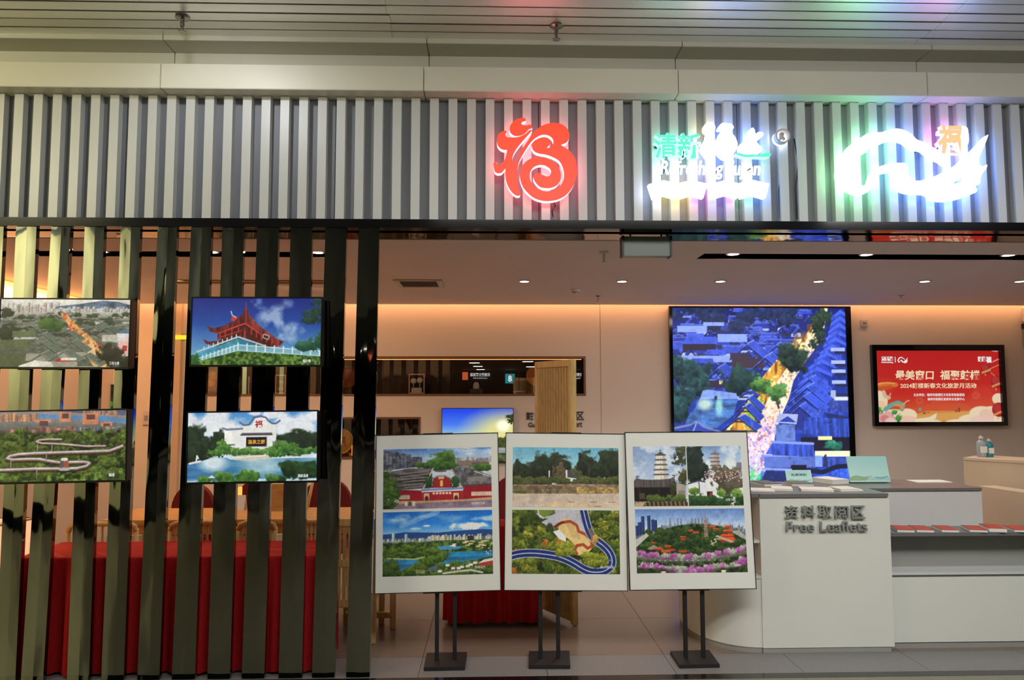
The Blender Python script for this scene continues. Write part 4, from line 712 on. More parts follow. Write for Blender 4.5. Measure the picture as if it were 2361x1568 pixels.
# ---------------------------------------------------------------- walls of the shop
GX = at(1384, 800, YB).x
N1 = (at(452, 868, YB).x, at(1348, 868, YB).x, at(1200, 910, YB).z, at(1200, 824, YB).z)
N2 = (at(786, 1000, YB).x-.3, at(967, 1000, YB).x, at(900, 1056, YB).z, at(900, 964, YB).z)
wb = MB()
for x0, x1, z0, z1 in holes(XL, GX-.006, 0, 3., [N1, N2]): wb.box(x0, x1, YB, YB+.3, z0, z1)
wb.box(GX+.006, XR, YB, YB+.3, 0, 3.); wb.box(GX-.006, GX+.006, YB+.012, YB+.3, 0, 3.)
struct(wb.build('wall_back', M['wall']))
struct(MB().box(XL-.15, XL, YF+.05, YB+.3, 0, 3.).build('wall_left', M['wall'])); struct(MB().box(XR, XR+.15, YF+.05, YB+.3, 0, 3.).build('wall_right', M['wall']))
struct(MB().box(XL, XR, YB-.012, YB, 0, .09).build('baseboard_back', M['greyrec']))
# vertical wall trim seen between the black slats
q = at(406, 900, YB-.05); struct(MB().box(q.x-.035, q.x+.035, YB-.05, YB, 0, ZS+.1).build('trim_8', M['tan']))

# ---------------------------------------------------------------- ceiling of the shop, with two black troughs and a cove along the back wall
a, b = at_z(1625, 586, ZS), at_z(1625, 595.5, ZS); SY0, SY1 = min(a.y, b.y)-.02, max(a.y, b.y)+.03; SX0 = at_z(1610, 594, ZS).x
LX0, LX1 = at_z(88, 589, ZS).x, at_z(762, 589, ZS).x; YC = YB-.15
cm = MB()
for x0, x1, y0, y1 in holes(XL, XR, 4.8, YC, [(SX0, 6.4, SY0, SY1), (LX0, LX1, SY0, SY1)]): cm.box(x0, x1, y0, y1, ZS, ZS+.09)
cm.box(XL, XR, YC-.02, YB, ZS+.28, ZS+.34); cm.box(XL, XR, YC-.04, YC-.02, ZS+.09, ZS+.28)
struct(cm.build('ceiling', M['ceil']))
for k, (x0, x1) in enumerate(((SX0, 6.4), (LX0, LX1))):
    t = MB(); t.box(x0-.01, x1+.01, SY0-.01, SY1+.01, ZS+.13, ZS+.15); t.box(x0-.012, x0, SY0, SY1, ZS+.002, ZS+.13); t.box(x1, x1+.012, SY0, SY1, ZS+.002, ZS+.13); t.box(x0, x1, SY0-.012, SY0, ZS+.002, ZS+.13); t.box(x0, x1, SY1, SY1+.012, ZS+.002, ZS+.13)
    struct(t.build('trim_%d' % (2+k), M['black']))
# warm light line hidden in the cove, and one along the left wall
def strip_light(name, label, box, ax_loc, target, sx, sy, watt, col=(1, .54, .27)):
    o = tag(MB().box(*box).build(name, M['lampwarm']), label, 'light strip'); area(name+'_light', ax_loc, target, sx, watt, col, sy); return o
XC = .5*(XL+XR)
strip_light('light_strip', 'warm light line hidden in the ceiling cove along the back wall', (XL+.1, XR-.1, YC-.018, YC-.006, ZS+.12, ZS+.15), (XC, YC+.01, ZS+.135), (XC, YB, ZS-.5), XR-XL-.2, .03, 20)
strip_light('light_strip', 'warm light line along the top of the orange left wall', (XL+.03, XL+.05, 4.9, YB-.2, ZS-.05, ZS-.03), (XL+.1, 6.4, ZS-.06), (XL-.2, 6.4, 1.6), 3., .03, 34, (1, .5, .2)).rotation_euler = (0, 0, 0)
area('shop_warm_fill', (-2.2, 6.7, ZS-.02), (-2.4, 7.2, 0), 1.6, 34, (1, .66, .4), .5)  # added warm fill under the ceiling, no fixture belongs to it
area('shop_fill', (2.6, 6.6, ZS-.02), (2.6, 6.8, 0), 3.4, 36, (1, .86, .76), .5)  # added interior fill without a fixture, lifts wall and ceiling

# ---------------------------------------------------------------- black beam, mirrored soffit
bm_ = MB().box(-7, 9, YF-.01, YF+.06, ZS, ZB).build('trim_4', M['beam']); struct(bm_)
struct(MB().box(-7, 9, YF+.06, 4.8, ZS, ZS+.03).build('trim_5', M['soffitmirror']))
struct(MB().box(XL, XR, 4.795, 4.82, ZS-.003, ZS+.02).build('trim_9', M['ceil']))

# ---------------------------------------------------------------- slatted fascia
x0s, x1s = at(33.9, 225, YF).x, at(2330, 240, YF).x; SP = (x1s-x0s)/54; SW = .054
wf = struct(MB().box(-7, 9, YF+.075, YF+.14, ZS, ZP).build('wall_front', M['dark']))
jx = [at(px, 370, YF+.05).x for px in (290, 773, 1242, 1701, 2150)]; jw = 1.24; jl = [jx[0]-jw*k for k in range(3, 0, -1)]+jx+[jx[-1]+jw*k for k in range(1, 4)]
for a, b in zip(jl[:-1], jl[1:]): MB().box(a+.002, b-.002, YF+.05, YF+.075, ZB, ZT).build('panel', M['slatback'], wf)
slat_me = None
for k in range(-12, 68):
    xa = x0s+SP*k
    if slat_me is None:
        o = MB().box(0, SW, 0, .052, 0, ZT-ZB-.002).build('slat', M['slat'], wf); slat_me = o.data
    else: o = link('slat', slat_me, wf)
    o.location = (xa, YF, ZB)

# ---------------------------------------------------------------- header plate, groove and its upper soffit
hp = struct(MB().box(-7, 9, YP+.03, YF+.06, ZT+.012, ZP-.012).build('trim_6', M['dark']))
jp = [at(px, 180, YP).x for px in (370, 977, 1564, 2138)]; w_ = (jp[3]-jp[0])/3; jp = [jp[0]-w_*k for k in (3, 2, 1)]+jp+[jp[3]+w_*k for k in (1, 2, 3)]
for a, b in zip(jp[:-1], jp[1:]): MB().box(a+.002, b-.002, YP, YF+.07, ZT, ZP).build('panel', M['cream'], hp, bevel=.003)
gp = struct(MB().box(-7, 9, 4.52, 4.6, ZP-.05, ZG+.02).build('trim_7', M['dark']))
for a, b in zip(jp[:-1], jp[1:]):
    c = MB(); c.box(a+.002+.02, b-.002+.02, 4.5, 4.53, ZP-.04, ZG); c.box(a+.022, b+.018, 4.33, 4.53, ZG, ZC+.012); c.build('panel', M['cream_dark'], gp, bevel=.002)

# ---------------------------------------------------------------- strip ceiling of the hall: overlapping long strips
cl = struct(MB().box(-12, 12, -.5, 4.4, ZC+.06, ZC+.12).build('ceiling_hall', M['dark']))
ys = [at_z(1180, py, ZC).y for py in (89, 70, 50, 30, 10)]; pitch = (ys[0]-ys[-1])/4
y = 4.34; k = 0
while y > -.3:
    xj = at_z(905, 85, ZC).x+.004*((k*37) % 5)
    for a, b in ((xj-6.4, xj-3.2), (xj-3.2, xj), (xj, xj+3.2), (xj+3.2, xj+6.4), (xj+6.4, xj+9.6)):
        d1, d2 = .005*math.sin(k*2.1+a), .005*math.sin(k*1.3+a*2); g = .021
        MB().hexa([(a+.001, y-pitch+g+d1, ZC+.004), (b-.001, y-pitch+g+d2, ZC+.004), (b-.001, y, ZC), (a+.001, y, ZC), (a+.001, y-pitch+g+d1, ZC+.022), (b-.001, y-pitch+g+d2, ZC+.022), (b-.001, y, ZC+.02), (a+.001, y, ZC+.02)]).build('ceiling_strip', M['strip'], cl)
    y -= pitch; k += 1
# the hall behind the viewer, seen only in reflections
struct(MB().box(-14, 14, -48, -.5, 2.75, 2.85).build('ceiling_rear', M['hallceil'])); struct(MB().box(-14, 14, -.52, -.48, 2.75, ZC+.2).build('trim_10', M['halldark']))
struct(MB().box(-14, 14, -48.2, -48, 0, 4).build('wall_hall_rear', M['halldark']))
struct(MB().box(-14, -13.8, -48, 4.4, 0, 4).build('wall_hall_left', M['halldark'])); struct(MB().box(13.8, 14, -48, 4.4, 0, 4).build('wall_hall_right', M['halldark']))
struct(MB().box(-9., -4.7, -.45, -.3, .3, 3.7).build('wall_hall_column', M['hallcream']))
struct(MB().box(-14, -7, 4.38, 4.5, 0, ZC).build('wall_front_left', M['hallcream'])); struct(MB().box(9, 14, 4.38, 4.5, 0, ZC).build('wall_front_right', M['slatback']))
# ---------------------------------------------------------------- black mirror slat partition
sp = thing('slat_partition', 'row of tall black mirror slats screening the left half of the shop front', 'partition', (-1.9, YF, 0))
TL = [-45, 33, 113, 192, 275, 360, 437, 510, 590, 668, 748, 825]; TR = [4, 80, 158, 237, 320, 405, 485, 560, 640, 718, 797, 873]
BL = [-95, -12, 48, 154, 233, 316, 396, 478, 557, 642, 719, 798]; BR = [-44, 35, 99, 205, 285, 367, 449, 530, 609, 696, 771, 852]
for k in range(-6, 12):
    if k < 0: d = -(k)*.205; p0, p1, q0, q1 = at(TL[0], 600, YF).x-d, at(TR[0], 600, YF).x-d, at(BL[0], 1560, YF).x-d, at(BR[0], 1560, YF).x-d
    else: p0, p1, q0, q1 = at(TL[k], 600, YF).x, at(TR[k], 600, YF).x, at(BL[k], 1560, YF).x, at(BR[k], 1560, YF).x
    za, zb = at(800, 1560, YF).z, at(800, 600, YF).z
    ext = lambda t, u, z: u+(t-u)*(z-za)/(zb-za)
    m = MB(); rings = []
    for z in (.002, ZS-.002):
        a, b = ext(p0, q0, z), ext(p1, q1, z); w = b-a
        rings.append([(a, YF+.0015, z), (a+w*.54, YF, z), (b, YF+.0025, z), (b, YF+.036, z), (a, YF+.036, z)])
    n = 5; m.v = rings[0]+rings[1]; m.f = [tuple(range(n))[::-1], tuple(range(n, 2*n))]+[(i, (i+1) % n, n+(i+1) % n, n+i) for i in range(n)]; m.mi = [0]*7
    m.build('slat', M['mirror'], sp)

# ---------------------------------------------------------------- the four screens hung on the slats
def tv(name, label, px0, py0, px1, py1, pic, cap, cx, cy, cw, roll, Y=4.36):
    c0, c1 = at(px0, (py0+py1)/2, Y), at(px1, (py0+py1)/2, Y); z1, z0 = at((px0+px1)/2, py0, Y).z, at((px0+px1)/2, py1, Y).z
    w, h = c1.x-c0.x, z1-z0; t = thing(name, label, 'television', ((c0.x+c1.x)/2, YF-.001, z0), None, True, (0, roll, 0)); d = Y-YF+.001
    MB().box(-w/2+.006, w/2-.004, d+.012, -.022, .006, h-.006).build('back_case', M['black'], t, bevel=.004)
    f = MB(); f.box(-w/2, w/2, d, d+.014, h-.009, h); f.box(-w/2, w/2, d, d+.014, 0, .012); f.box(-w/2, -w/2+.008, d, d+.014, .012, h-.009); f.box(w/2-.009, w/2, d, d+.014, .012, h-.009); f.build('bezel', M['black'], t, bevel=.002)
    for x in (-w*.28, w*.28): MB().box(x-.03, x+.03, -.022, 0, h*.2, h*.8).build('wall_bracket', M['blackmetal'], t)
    picture('screen', pic, (-w/2+.008, d+.006, h-.009), (w-.017, 0, 0), (0, 0, -(h-.021)), M['screen'], t)
    text('caption', cap, -w/2+w*cx, h*(1-cy), d+.0055, w*cw, h*.045, M['lightink'], t, .001, .01); return t
tv('television', 'upper left screen on the slats showing grey tiled roofs and a lit street', -6, 687, 300, 851, pic_old_town(), '三坊七巷', .885, .915, .075, .004)
tv('television', 'upper screen showing a red pagoda tower on a blue base', 438, 684, 743, 846, pic_tower(), '镇海楼', .885, .915, .062, 0)
tv('television', 'lower left screen showing a winding walkway above green forest', -13, 944.5, 294, 1114.5, pic_walkway(), '福道', .885, .9, .045, -.016)
t4 = tv('television', 'lower screen showing a white gabled wall beside a blue pool', 429.5, 947, 734.5, 1115, pic_hot_spring(), '源脉温泉', .885, .905, .08, -.011)
c0, c1 = at(429.5, 1031, 4.36), at(734.5, 1031, 4.36); _w, _h = c1.x-c0.x, at(582, 947, 4.36).z-at(582, 1115, 4.36).z
for s_, u_, v_, w_, h_, m_ in (('福', .545, .185, .058, .1, emit('lit_red_character', (176, 24, 40), .9)), ('温泉之都', .53, .43, .13, .06, emit('lit_gold_lettering', (226, 164, 60), .9))): text('lettering', s_, -_w/2+_w*u_, _h*(1-v_), 4.36-YF+.0065, _w*w_, _h*h_, m_, t4, .001, .025)

# ---------------------------------------------------------------- three poster stands
def poster(label, base, tl, tr, bl, br, pics, caps):
    b = [at_z(*q, 0) for q in base]; cx, cy = sum(v.x for v in b)/4, sum(v.y for v in b)/4
    t = thing('poster_stand', label, 'poster stand', (cx, cy, 0), 'poster stands in front of the shop', True)
    P = MB(); P.hexa([(v.x-cx, v.y-cy, 0) for v in b]+[(v.x-cx, v.y-cy, .022) for v in b]); P.build('base', M['blackmetal'], t, bevel=.002)
    Yb, Yt = cy-.045, cy+.05
    B0, B1, T0, T1 = at(*bl, Yb), at(*br, Yb), at(*tl, Yt), at(*tr, Yt); off = Vector((cx, cy, 0))
    bc, tc = (B0+B1)/2-off, (T0+T1)/2-off; rt = ((B1-B0)+(T1-T0)).normalized(); up = (tc-bc); hgt = up.length; up = up.normalized(); up = (up-rt*up.dot(rt)).normalized(); nn = rt.cross(up)
    w = ((B1-B0).length+(T1-T0).length)/2; Mx = Matrix(((rt.x, nn.x*-1, up.x, bc.x), (rt.y, nn.y*-1, up.y, bc.y), (rt.z, nn.z*-1, up.z, bc.z), (0, 0, 0, 1)))
    Mx = Matrix(((rt.x, -nn.x, up.x, bc.x), (rt.y, -nn.y, up.y, bc.y), (rt.z, -nn.z, up.z, bc.z), (0, 0, 0, 1)))
    px = .055
    for x in (-px, px): MB().box(x-.012, x+.012, -.012, .012, .022, bc.z+.22).build('pole', M['blackmetal'], t, bevel=.002)
    f = MB(Mx); e = .004; f.box(-w/2-e, w/2+e, .0, .018, -e, 0); f.box(-w/2-e, w/2+e, 0, .018, hgt, hgt+e); f.box(-w/2-e, -w/2, 0, .018, 0, hgt); f.box(w/2, w/2+e, 0, .018, 0, hgt); f.box(-w*.12, w*.13, -.002, .02, -.009, -e); f.box(-w*.12, w*.13, -.002, .02, hgt+e, hgt+.008); f.build('frame', M['black'], t)
    MB(Mx).box(-w/2, w/2, .004, .016, 0, hgt).build('board', M['board'], t)
    for (u0, v0, u1, v1), pc in pics:
        pc.a = np.clip(pc.a*1.2+4, 0, 255)
        picture('photo', pc, ((u0-.5)*w, .003, (1-v0)*hgt), ((u1-u0)*w, 0, 0), (0, 0, -(v1-v0)*hgt), M['print'], t, Mx)
    for s, u, v, cw in caps: text('caption', s, (u-.5)*w, (1-v)*hgt, .0028, cw*w, .017*hgt, M['ink'], t, .0006, .01, M=Mx)
    return t
top, low = (.057, .092, .943, .478), (.057, .497, .943, .899)
poster('poster stand showing a red walled temple above a blue city lake', ((977, 1548), (1072, 1546), (1077, 1511), (984, 1513)), (873, 1005), (1152, 998), (865, 1368), (1154, 1361), [(top, pic_red_temple()), (low, pic_lake())], [('林则徐纪念馆', .83, .452, .11), ('西湖·左海', .84, .855, .085)])
poster('poster stand showing trees above a stone wall and a curved blue road', ((1219, 1543), (1315, 1543), (1313, 1508), (1219.5, 1509)), (1170, 999), (1443, 1001), (1163, 1360), (1447, 1362.5), [(top, pic_stone_wall()), (low, pic_forest_road())], [('冶山春秋园', .84, .452, .085), ('福山郊野公园', .835, .855, .11)])
poster('poster stand showing two pagodas above a temple hill with pink trees', ((1567, 1542), (1660, 1540), (1635, 1506), (1545, 1509)), (1446, 998), (1726, 996), (1454, 1360), (1743, 1357), [((.057, .092, .489, .478), pic_white_pagoda()), ((.497, .092, .943, .478), pic_grey_pagoda()), (low, pic_fisheye())], [('白塔·乌塔', .84, .44, .08), ('西禅寺', .865, .855, .052)])

# ---------------------------------------------------------------- glowing signs on the fascia
M['redface'] = emit('red_sign_face', (255, 66, 26), 1.0, (6, 4, 4)); M['redhalo'] = emit('red_sign_edge', (255, 130, 140), 4.5)
M['whiteface'] = emit('white_sign_face', (250, 252, 255), 2.4); M['whitehalo'] = emit('white_sign_edge', (206, 222, 255), 9.)
M['tealface'] = emit('teal_sign_face', (90, 236, 196), 1.1); M['tealhalo'] = emit('teal_sign_edge', (130, 255, 226), 3.)
M['yellowhalo'] = emit('yellow_sign_edge', (255, 226, 120), 7.); M['bluehalo'] = emit('blue_sign_edge', (120, 160, 255), 9.)
M['orangeface'] = emit('orange_sign_face', (255, 226, 170), 2.2); M['pinkface'] = emit('pink_sign_face', (255, 206, 246), 2.2); M['pinkhalo'] = emit('pink_sign_edge', (255, 120, 226), 6.); M['greenhalo'] = emit('green_sign_edge', (120, 240, 150), 6.)
YS = YF-.075; M['whiteletter'] = emit('white_letter_face', (250, 252, 255), 1.5)
def zm(ox, oy, sc, pts, Y=None): return [(lambda v: (v.x, v.z))(at(ox+x/sc, oy+y/sc, Y or YS)) for x, y in pts]
def pegs(t, pts, m):
    for x, z in pts: MB().box(x-.008, x+.008, YS+.03, YF+.05, z-.008, z+.008).build('mounting_peg', m, t)
rd = thing('fu_sign', 'glowing red curled blessing character sign on the grey fascia', 'sign', (at(1240, 370, YS).x, YF, at(1240, 465, YS).z))
dot = [(590, 120), (560, 85), (490, 88), (420, 115), (350, 180), (320, 260), (335, 330), (390, 375), (450, 385), (520, 370), (570, 345), (615, 300), (640, 272), (690, 255), (690, 230), (660, 195), (600, 205), (545, 205), (515, 180), (530, 150), (570, 140)]
body = [(270, 310), (245, 295), (190, 310), (140, 350), (115, 430), (120, 520), (160, 580), (220, 610), (270, 610), (275, 650), (260, 720), (230, 790), (190, 830), (150, 850), (110, 840), (115, 810), (80, 805), (55, 835), (60, 900), (80, 970), (130, 995), (190, 985), (230, 940), (250, 925), (250, 1020), (265, 1130), (310, 1240), (370, 1320), (440, 1365), (490, 1355), (492, 1320), (465, 1240), (445, 1130), (445, 1000), (455, 900), (480, 800), (520, 720), (580, 620), (660, 500), (740, 420), (850, 365), (950, 372), (1020, 420), (1040, 490), (1000, 560), (935, 575), (985, 520), (985, 450), (930, 408), (850, 405), (760, 440), (700, 490), (685, 560), (720, 630), (800, 670), (920, 690), (1030, 730), (1130, 790), (1190, 890), (1215, 1020), (1190, 1140), (1120, 1230), (1020, 1280), (900, 1290), (790, 1250), (710, 1200), (670, 1130), (650, 1060), (660, 980), (710, 900), (800, 860), (890, 865), (970, 910), (1000, 960), (985, 1025), (930, 1045), (860, 1020), (790, 985), (730, 1020), (715, 1080), (750, 1150), (820, 1220), (920, 1240), (1020, 1230), (1110, 1180), (1160, 1090), (1160, 980), (1110, 880), (1030, 800), (920, 740), (800, 725), (690, 745), (590, 800), (520, 890), (490, 1000), (495, 1100), (540, 1220), (620, 1320), (720, 1400), (850, 1445), (990, 1450), (1130, 1420), (1250, 1350), (1350, 1230), (1410, 1090), (1430, 960), (1420, 850), (1390, 740), (1320, 640), (1240, 580), (1170, 530), (1200, 515), (1260, 485), (1300, 420), (1305, 340), (1260, 250), (1180, 190), (1080, 165), (960, 175), (850, 215), (760, 280), (690, 350), (620, 460), (550, 560), (500, 640), (470, 720), (440, 795), (385, 800), (365, 750), (385, 680), (430, 600), (500, 510), (560, 440), (640, 350), (690, 285), (640, 290), (580, 345), (500, 385), (440, 402), (380, 405), (320, 405), (270, 395), (255, 360)]
shape('curl', [zm(1130, 260, 7.127, smooth_loop(dot))], YS, .05, [M['redface'], M['redhalo']], rd); shape('character', [zm(1130, 260, 7.127, smooth_loop(body))], YS, .05, [M['redface'], M['redhalo']], rd)
pegs(rd, zm(1130, 260, 7.127, [(430, 250), (350, 700), (1250, 900), (700, 1300), (1200, 350)]), M['dark'])

lg = thing('fresh_sign', 'glowing white and teal lettering sign with zigzag ribbon below', 'sign', (at(1640, 370, YS).x, YF, at(1640, 465, YS).z))
def lit(name, oxy, loops, mats, n=4, sharp=()): return shape(name, [zm(*oxy, smooth_loop(l, n, sharp) if n else l) for l in loops], YS, .05, mats, lg if oxy[0] < 1900 else dg)
Z2 = (1470, 250, 6.2132)
for ch, x0, x1 in (('清', 245, 555), ('新', 575, 905)):
    c, e = zm(*Z2, [(x0, 715)])[0], zm(*Z2, [(x1, 350)])[0]; text('character', ch, (c[0]+e[0])/2, (c[1]+e[1])/2, YS+.04, e[0]-c[0], e[1]-c[1], None, lg, .04, .02, mats=[M['tealface'], M['tealhalo']])
wy, ww, wb_ = [M['whiteface'], M['yellowhalo']], [M['whiteface'], M['whitehalo']], [M['whiteface'], M['bluehalo']]
lit('ball', Z2, [[(1035, 195), (1090, 215), (1115, 275), (1095, 335), (1060, 355), (1005, 350), (960, 310), (960, 245), (990, 205)]], wy)
lit('radical', Z2, [[(1000, 365), (1070, 365), (1085, 430), (1120, 480), (1120, 620), (1085, 650), (1070, 690), (1020, 710), (985, 680), (960, 640), (930, 610), (915, 560), (940, 500), (985, 420)]], ww)
lit('cloud', Z2, [[(1165, 265), (1200, 215), (1250, 205), (1290, 215), (1340, 220), (1375, 255), (1370, 290), (1310, 300), (1250, 290), (1200, 300), (1160, 290)]], wb_)
lit('gourd', Z2, [[(1190, 340), (1240, 310), (1310, 315), (1345, 350), (1400, 410), (1430, 490), (1425, 560), (1390, 630), (1330, 690), (1260, 715), (1200, 680), (1150, 620), (1130, 540), (1145, 440), (1170, 390)]], wb_)
wt = [M['whiteface'], M['bluehalo']]
lit('leaf', Z2, [[(1650, 275), (1680, 310), (1690, 360), (1740, 335), (1795, 345), (1800, 385), (1750, 430), (1710, 470), (1740, 520), (1780, 560), (1775, 610), (1720, 645), (1640, 650), (1590, 620), (1575, 570), (1610, 530), (1600, 450), (1560, 430), (1555, 390), (1610, 370), (1605, 310)]], wt)
lit('leaf', Z2, [[(1500, 490), (1545, 500), (1550, 540), (1530, 600), (1525, 645), (1480, 640), (1470, 590), (1465, 530)]], ww)
lit('swoosh', Z2, [[(1405, 650), (1450, 635), (1560, 665), (1640, 655), (1740, 665), (1820, 640), (1900, 640), (1915, 665), (1870, 695), (1760, 695), (1660, 690), (1570, 700), (1470, 680)]], [M['tealface'], M['tealhalo']])
c, e = zm(*Z2, [(350, 985)])[0], zm(*Z2, [(1780, 735)])[0]; letters('letter', 'Refreshing Fujian', (c[0]+e[0])/2, (c[1]+e[1])/2, YS+.04, e[0]-c[0], e[1]-c[1], lg, .016, .008, [M['whiteletter'], M['whitehalo']], .15)
rb = [([(160, 1085), (370, 1028), (385, 1237), (225, 1285)], ww), ([(375, 1028), (580, 1075), (555, 1282), (390, 1237)], wy), ([(585, 1068), (765, 1028), (775, 1233), (610, 1282)], [M['orangeface'], M['yellowhalo']]), ([(775, 1025), (1000, 1075), (948, 1280), (780, 1233)], [M['pinkface'], M['pinkhalo']]),
      ([(1020, 1085), (1255, 1028), (1265, 1233), (1095, 1280)], wb_), ([(1265, 1028), (1450, 1070), (1440, 1278), (1272, 1233)], [M['whiteface'], M['pinkhalo']]), ([(1455, 1070), (1650, 1025), (1660, 1233), (1490, 1280)], [M['whiteface'], M['greenhalo']]), ([(1660, 1025), (1890, 1078), (1835, 1280), (1668, 1233)], wb_)]
for pts, mm in rb: lit('ribbon', Z2, [pts], mm, 0)
pegs(lg, zm(*Z2, [(300, 500), (700, 600), (1000, 500), (1300, 500), (1680, 600), (400, 850), (1200, 850), (1650, 850), (450, 1150), (900, 1150), (1250, 1150), (1700, 1150)]), M['dark'])
rm = thing('registered_mark', 'small round metal registered mark with white back glow', 'sign', (at(1804, 312, YS).x, YF, at(1804, 330, YS).z)); c = zm(*Z2, [(2085, 390)])[0]; R1 = (zm(*Z2, [(2190, 390)])[0][0]-c[0])
ring = lambda r: [(c[0]+r*cos(2*pi*k/36), c[1]+r*sin(2*pi*k/36)) for k in range(36)]
M['steel'] = mat('satin_steel', (206, 202, 204), .5, metal=.0); shape('ring', [ring(R1), ring(R1*.8)], YS, .04, [M['steel']], rm); text('letter', 'R', c[0], c[1], YS+.03, R1*.7, R1*.95, M['steel'], rm, .03, .03); shape('backlight', [ring(R1*.95)], YS+.045, .02, ww, rm)
pegs(rm, [c], M['dark'])

dg = thing('river_ribbon_sign', 'glowing white swooping ribbon emblem at right end of fascia', 'sign', (at(2100, 380, YS).x, YF, at(2100, 470, YS).z))
m = emit('ribbon_sign_edge', (255, 255, 255), 11.); nt = m.node_tree; tc = nt.nodes.new('ShaderNodeTexCoord'); sx = nt.nodes.new('ShaderNodeSeparateXYZ'); rp = nt.nodes.new('ShaderNodeValToRGB'); mr = nt.nodes.new('ShaderNodeMapRange'); mr.inputs['From Min'].default_value = -.45; mr.inputs['From Max'].default_value = .45; nt.links.new(tc.outputs['Object'], sx.inputs[0]); nt.links.new(sx.outputs[0], mr.inputs['Value']); nt.links.new(mr.outputs['Result'], rp.inputs[0]); nt.links.new(rp.outputs[0], nt.nodes['Principled BSDF'].inputs['Emission Color'])
rp.color_ramp.elements[0].color = (*srgb((150, 255, 170)), 1); rp.color_ramp.elements[1].color = (*srgb((120, 160, 255)), 1); q = rp.color_ramp.elements.new(.28); q.color = (*srgb((150, 250, 200)), 1); q = rp.color_ramp.elements.new(.42); q.color = (*srgb((120, 165, 255)), 1); M['ribbonhalo'] = m
Z3 = (1910, 260, 5.9025)
outl = [(1600, 700), (1635, 670), (1560, 590), (1500, 510), (1430, 470), (1360, 455), (1320, 410), (1260, 385), (1200, 360), (1130, 290), (1030, 235), (930, 215), (820, 235), (720, 265), (600, 265), (500, 300), (430, 360), (400, 395), (330, 420), (270, 480), (230, 560), (190, 650), (140, 760), (130, 850), (160, 930), (220, 1010), (310, 1070), (430, 1100), (530, 1080), (600, 1010), (630, 930), (650, 850), (700, 825), (800, 800), (880, 795), (910, 830), (920, 920), (960, 1010), (1050, 1070), (1180, 1090), (1330, 1095), (1390, 1130), (1450, 1170), (1560, 1190), (1700, 1180), (1830, 1150), (1940, 1110), (2010, 1080), (2025, 1040), (2000, 1000), (2060, 960), (2080, 850), (2150, 760), (2160, 705), (2100, 730), (2050, 690), (2060, 590), (2100, 500), (2175, 310), (2140, 330), (2040, 440), (1920, 560), (1800, 670), (1700, 740), (1560, 810), (1430, 870), (1320, 910), (1220, 925), (1130, 910), (1090, 860), (1085, 740), (1050, 690), (980, 680), (850, 690), (700, 730), (620, 780), (580, 860), (555, 950), (500, 990), (430, 980), (380, 950), (345, 900), (340, 760), (400, 660), (420, 580), (520, 530), (560, 450), (680, 430), (800, 375), (900, 360), (1030, 385), (1090, 430), (1170, 480), (1290, 500), (1350, 545), (1420, 570), (1490, 630), (1540, 650)]
lit('ribbon', Z3, [outl, [(1815, 885), (1915, 815), (1915, 905), (1700, 965)]], [M['whiteface'], M['ribbonhalo']], 3, (0, 57, 52))
c, e = zm(*Z3, [(1485, 560)])[0], zm(*Z3, [(1800, 165)])[0]
M['flameface'] = emit('flame_sign_face', (255, 176, 120), 1.4); lit('seal', Z3, [[(1790, 190), (1880, 195), (1905, 260), (1910, 400), (1860, 470), (1790, 480), (1760, 420), (1760, 280)]], [M['whiteface'], M['whitehalo']]); text('character', '福', (c[0]+e[0])/2, (c[1]+e[1])/2, YS+.03, e[0]-c[0], e[1]-c[1], None, dg, .04, .035, mats=[M['flameface'], M['pinkhalo']], shear=.1)
pegs(dg, zm(*Z3, [(300, 600), (900, 290), (1300, 450), (450, 1040), (1150, 1000), (1600, 1050), (1980, 750), (1830, 330), (1640, 420)]), M['dark'])
# cables hanging from the signs
for (px, py), (qx, qy), lb in (((1831, 320), (1838, 506), 'black cable hanging down the fascia right of the registered mark'), ((1796, 335), (1798, 506), 'thin cable hanging below the registered mark'), ((1276, 466), (1275, 500), 'short wire hanging under the red character sign')):
    a, b = at(px, py, YF+.03), at(qx, qy, YF+.03); tag(MB().tube([a, a.lerp(b, .3)+Vector((.012, -.02, 0)), a.lerp(b, .62)+Vector((-.008, -.01, 0)), b], .004, 6).build('cable', M['black']), lb, 'cable')
# ---------------------------------------------------------------- leaflet counter (right)
YA = 4.78
ax0, ax1 = at(1755, 1300, YA).x, at(2056, 1300, YA).x; zt = at(1900, 1138, YA).z; zt0 = at(1900, 1146, YA).z; yb = at_z(1950, 1110, zt).y; zlow = at(1757, 1328, YA).z; zkick = at(1900, 1493, YA).z
lc = thing('leaflet_counter', 'white counter with grey letters and rounded shelf end', 'counter', ((ax0+ax1)/2, YA, 0))
ecx, ecy, erx, ery = ax0, YA+.47, .375, .46
def arc(inset=0., y_back=None): return [(ecx-(erx-inset)*sin(t), ecy-(ery-inset)*cos(t)) for t in np.linspace(0, pi/2, 14)]+[(ecx-erx+inset, y_back or yb), (ecx, y_back or yb)]
MB().box(ax0, ax1, YA, YA+.018, zkick, zt0).build('front_panel', M['white'], lc); MB().box(ax0, ax1, YA+.018, yb-.02, zkick, zt0).build('carcass', M['white'], lc)
MB().prism(arc(0.001), zkick, zlow-.02).build('curved_cabinet', M['white'], lc, smooth=.6); MB().prism(arc(-.004), zlow-.02, zlow).build('curved_top', M['whitegrey'], lc)
MB().prism(arc(.006), 0, zkick-.001).build('kickboard', M['greyrec'], lc, smooth=.6); MB().box(ax0+.002, ax1-.02, YA+.005, yb-.03, 0, zkick).build('kickboard', M['greyrec'], lc)
MB().box(ecx-erx+.02, ax0-.002, yb-.03, yb-.012, zlow, zt0).build('back_panel', M['tan'], lc)
zsh = at(1745, 1240, YA+.1).z
for z in (zsh,): MB().prism(arc(.01, yb-.03), z-.018, z).build('shelf', M['white'], lc)
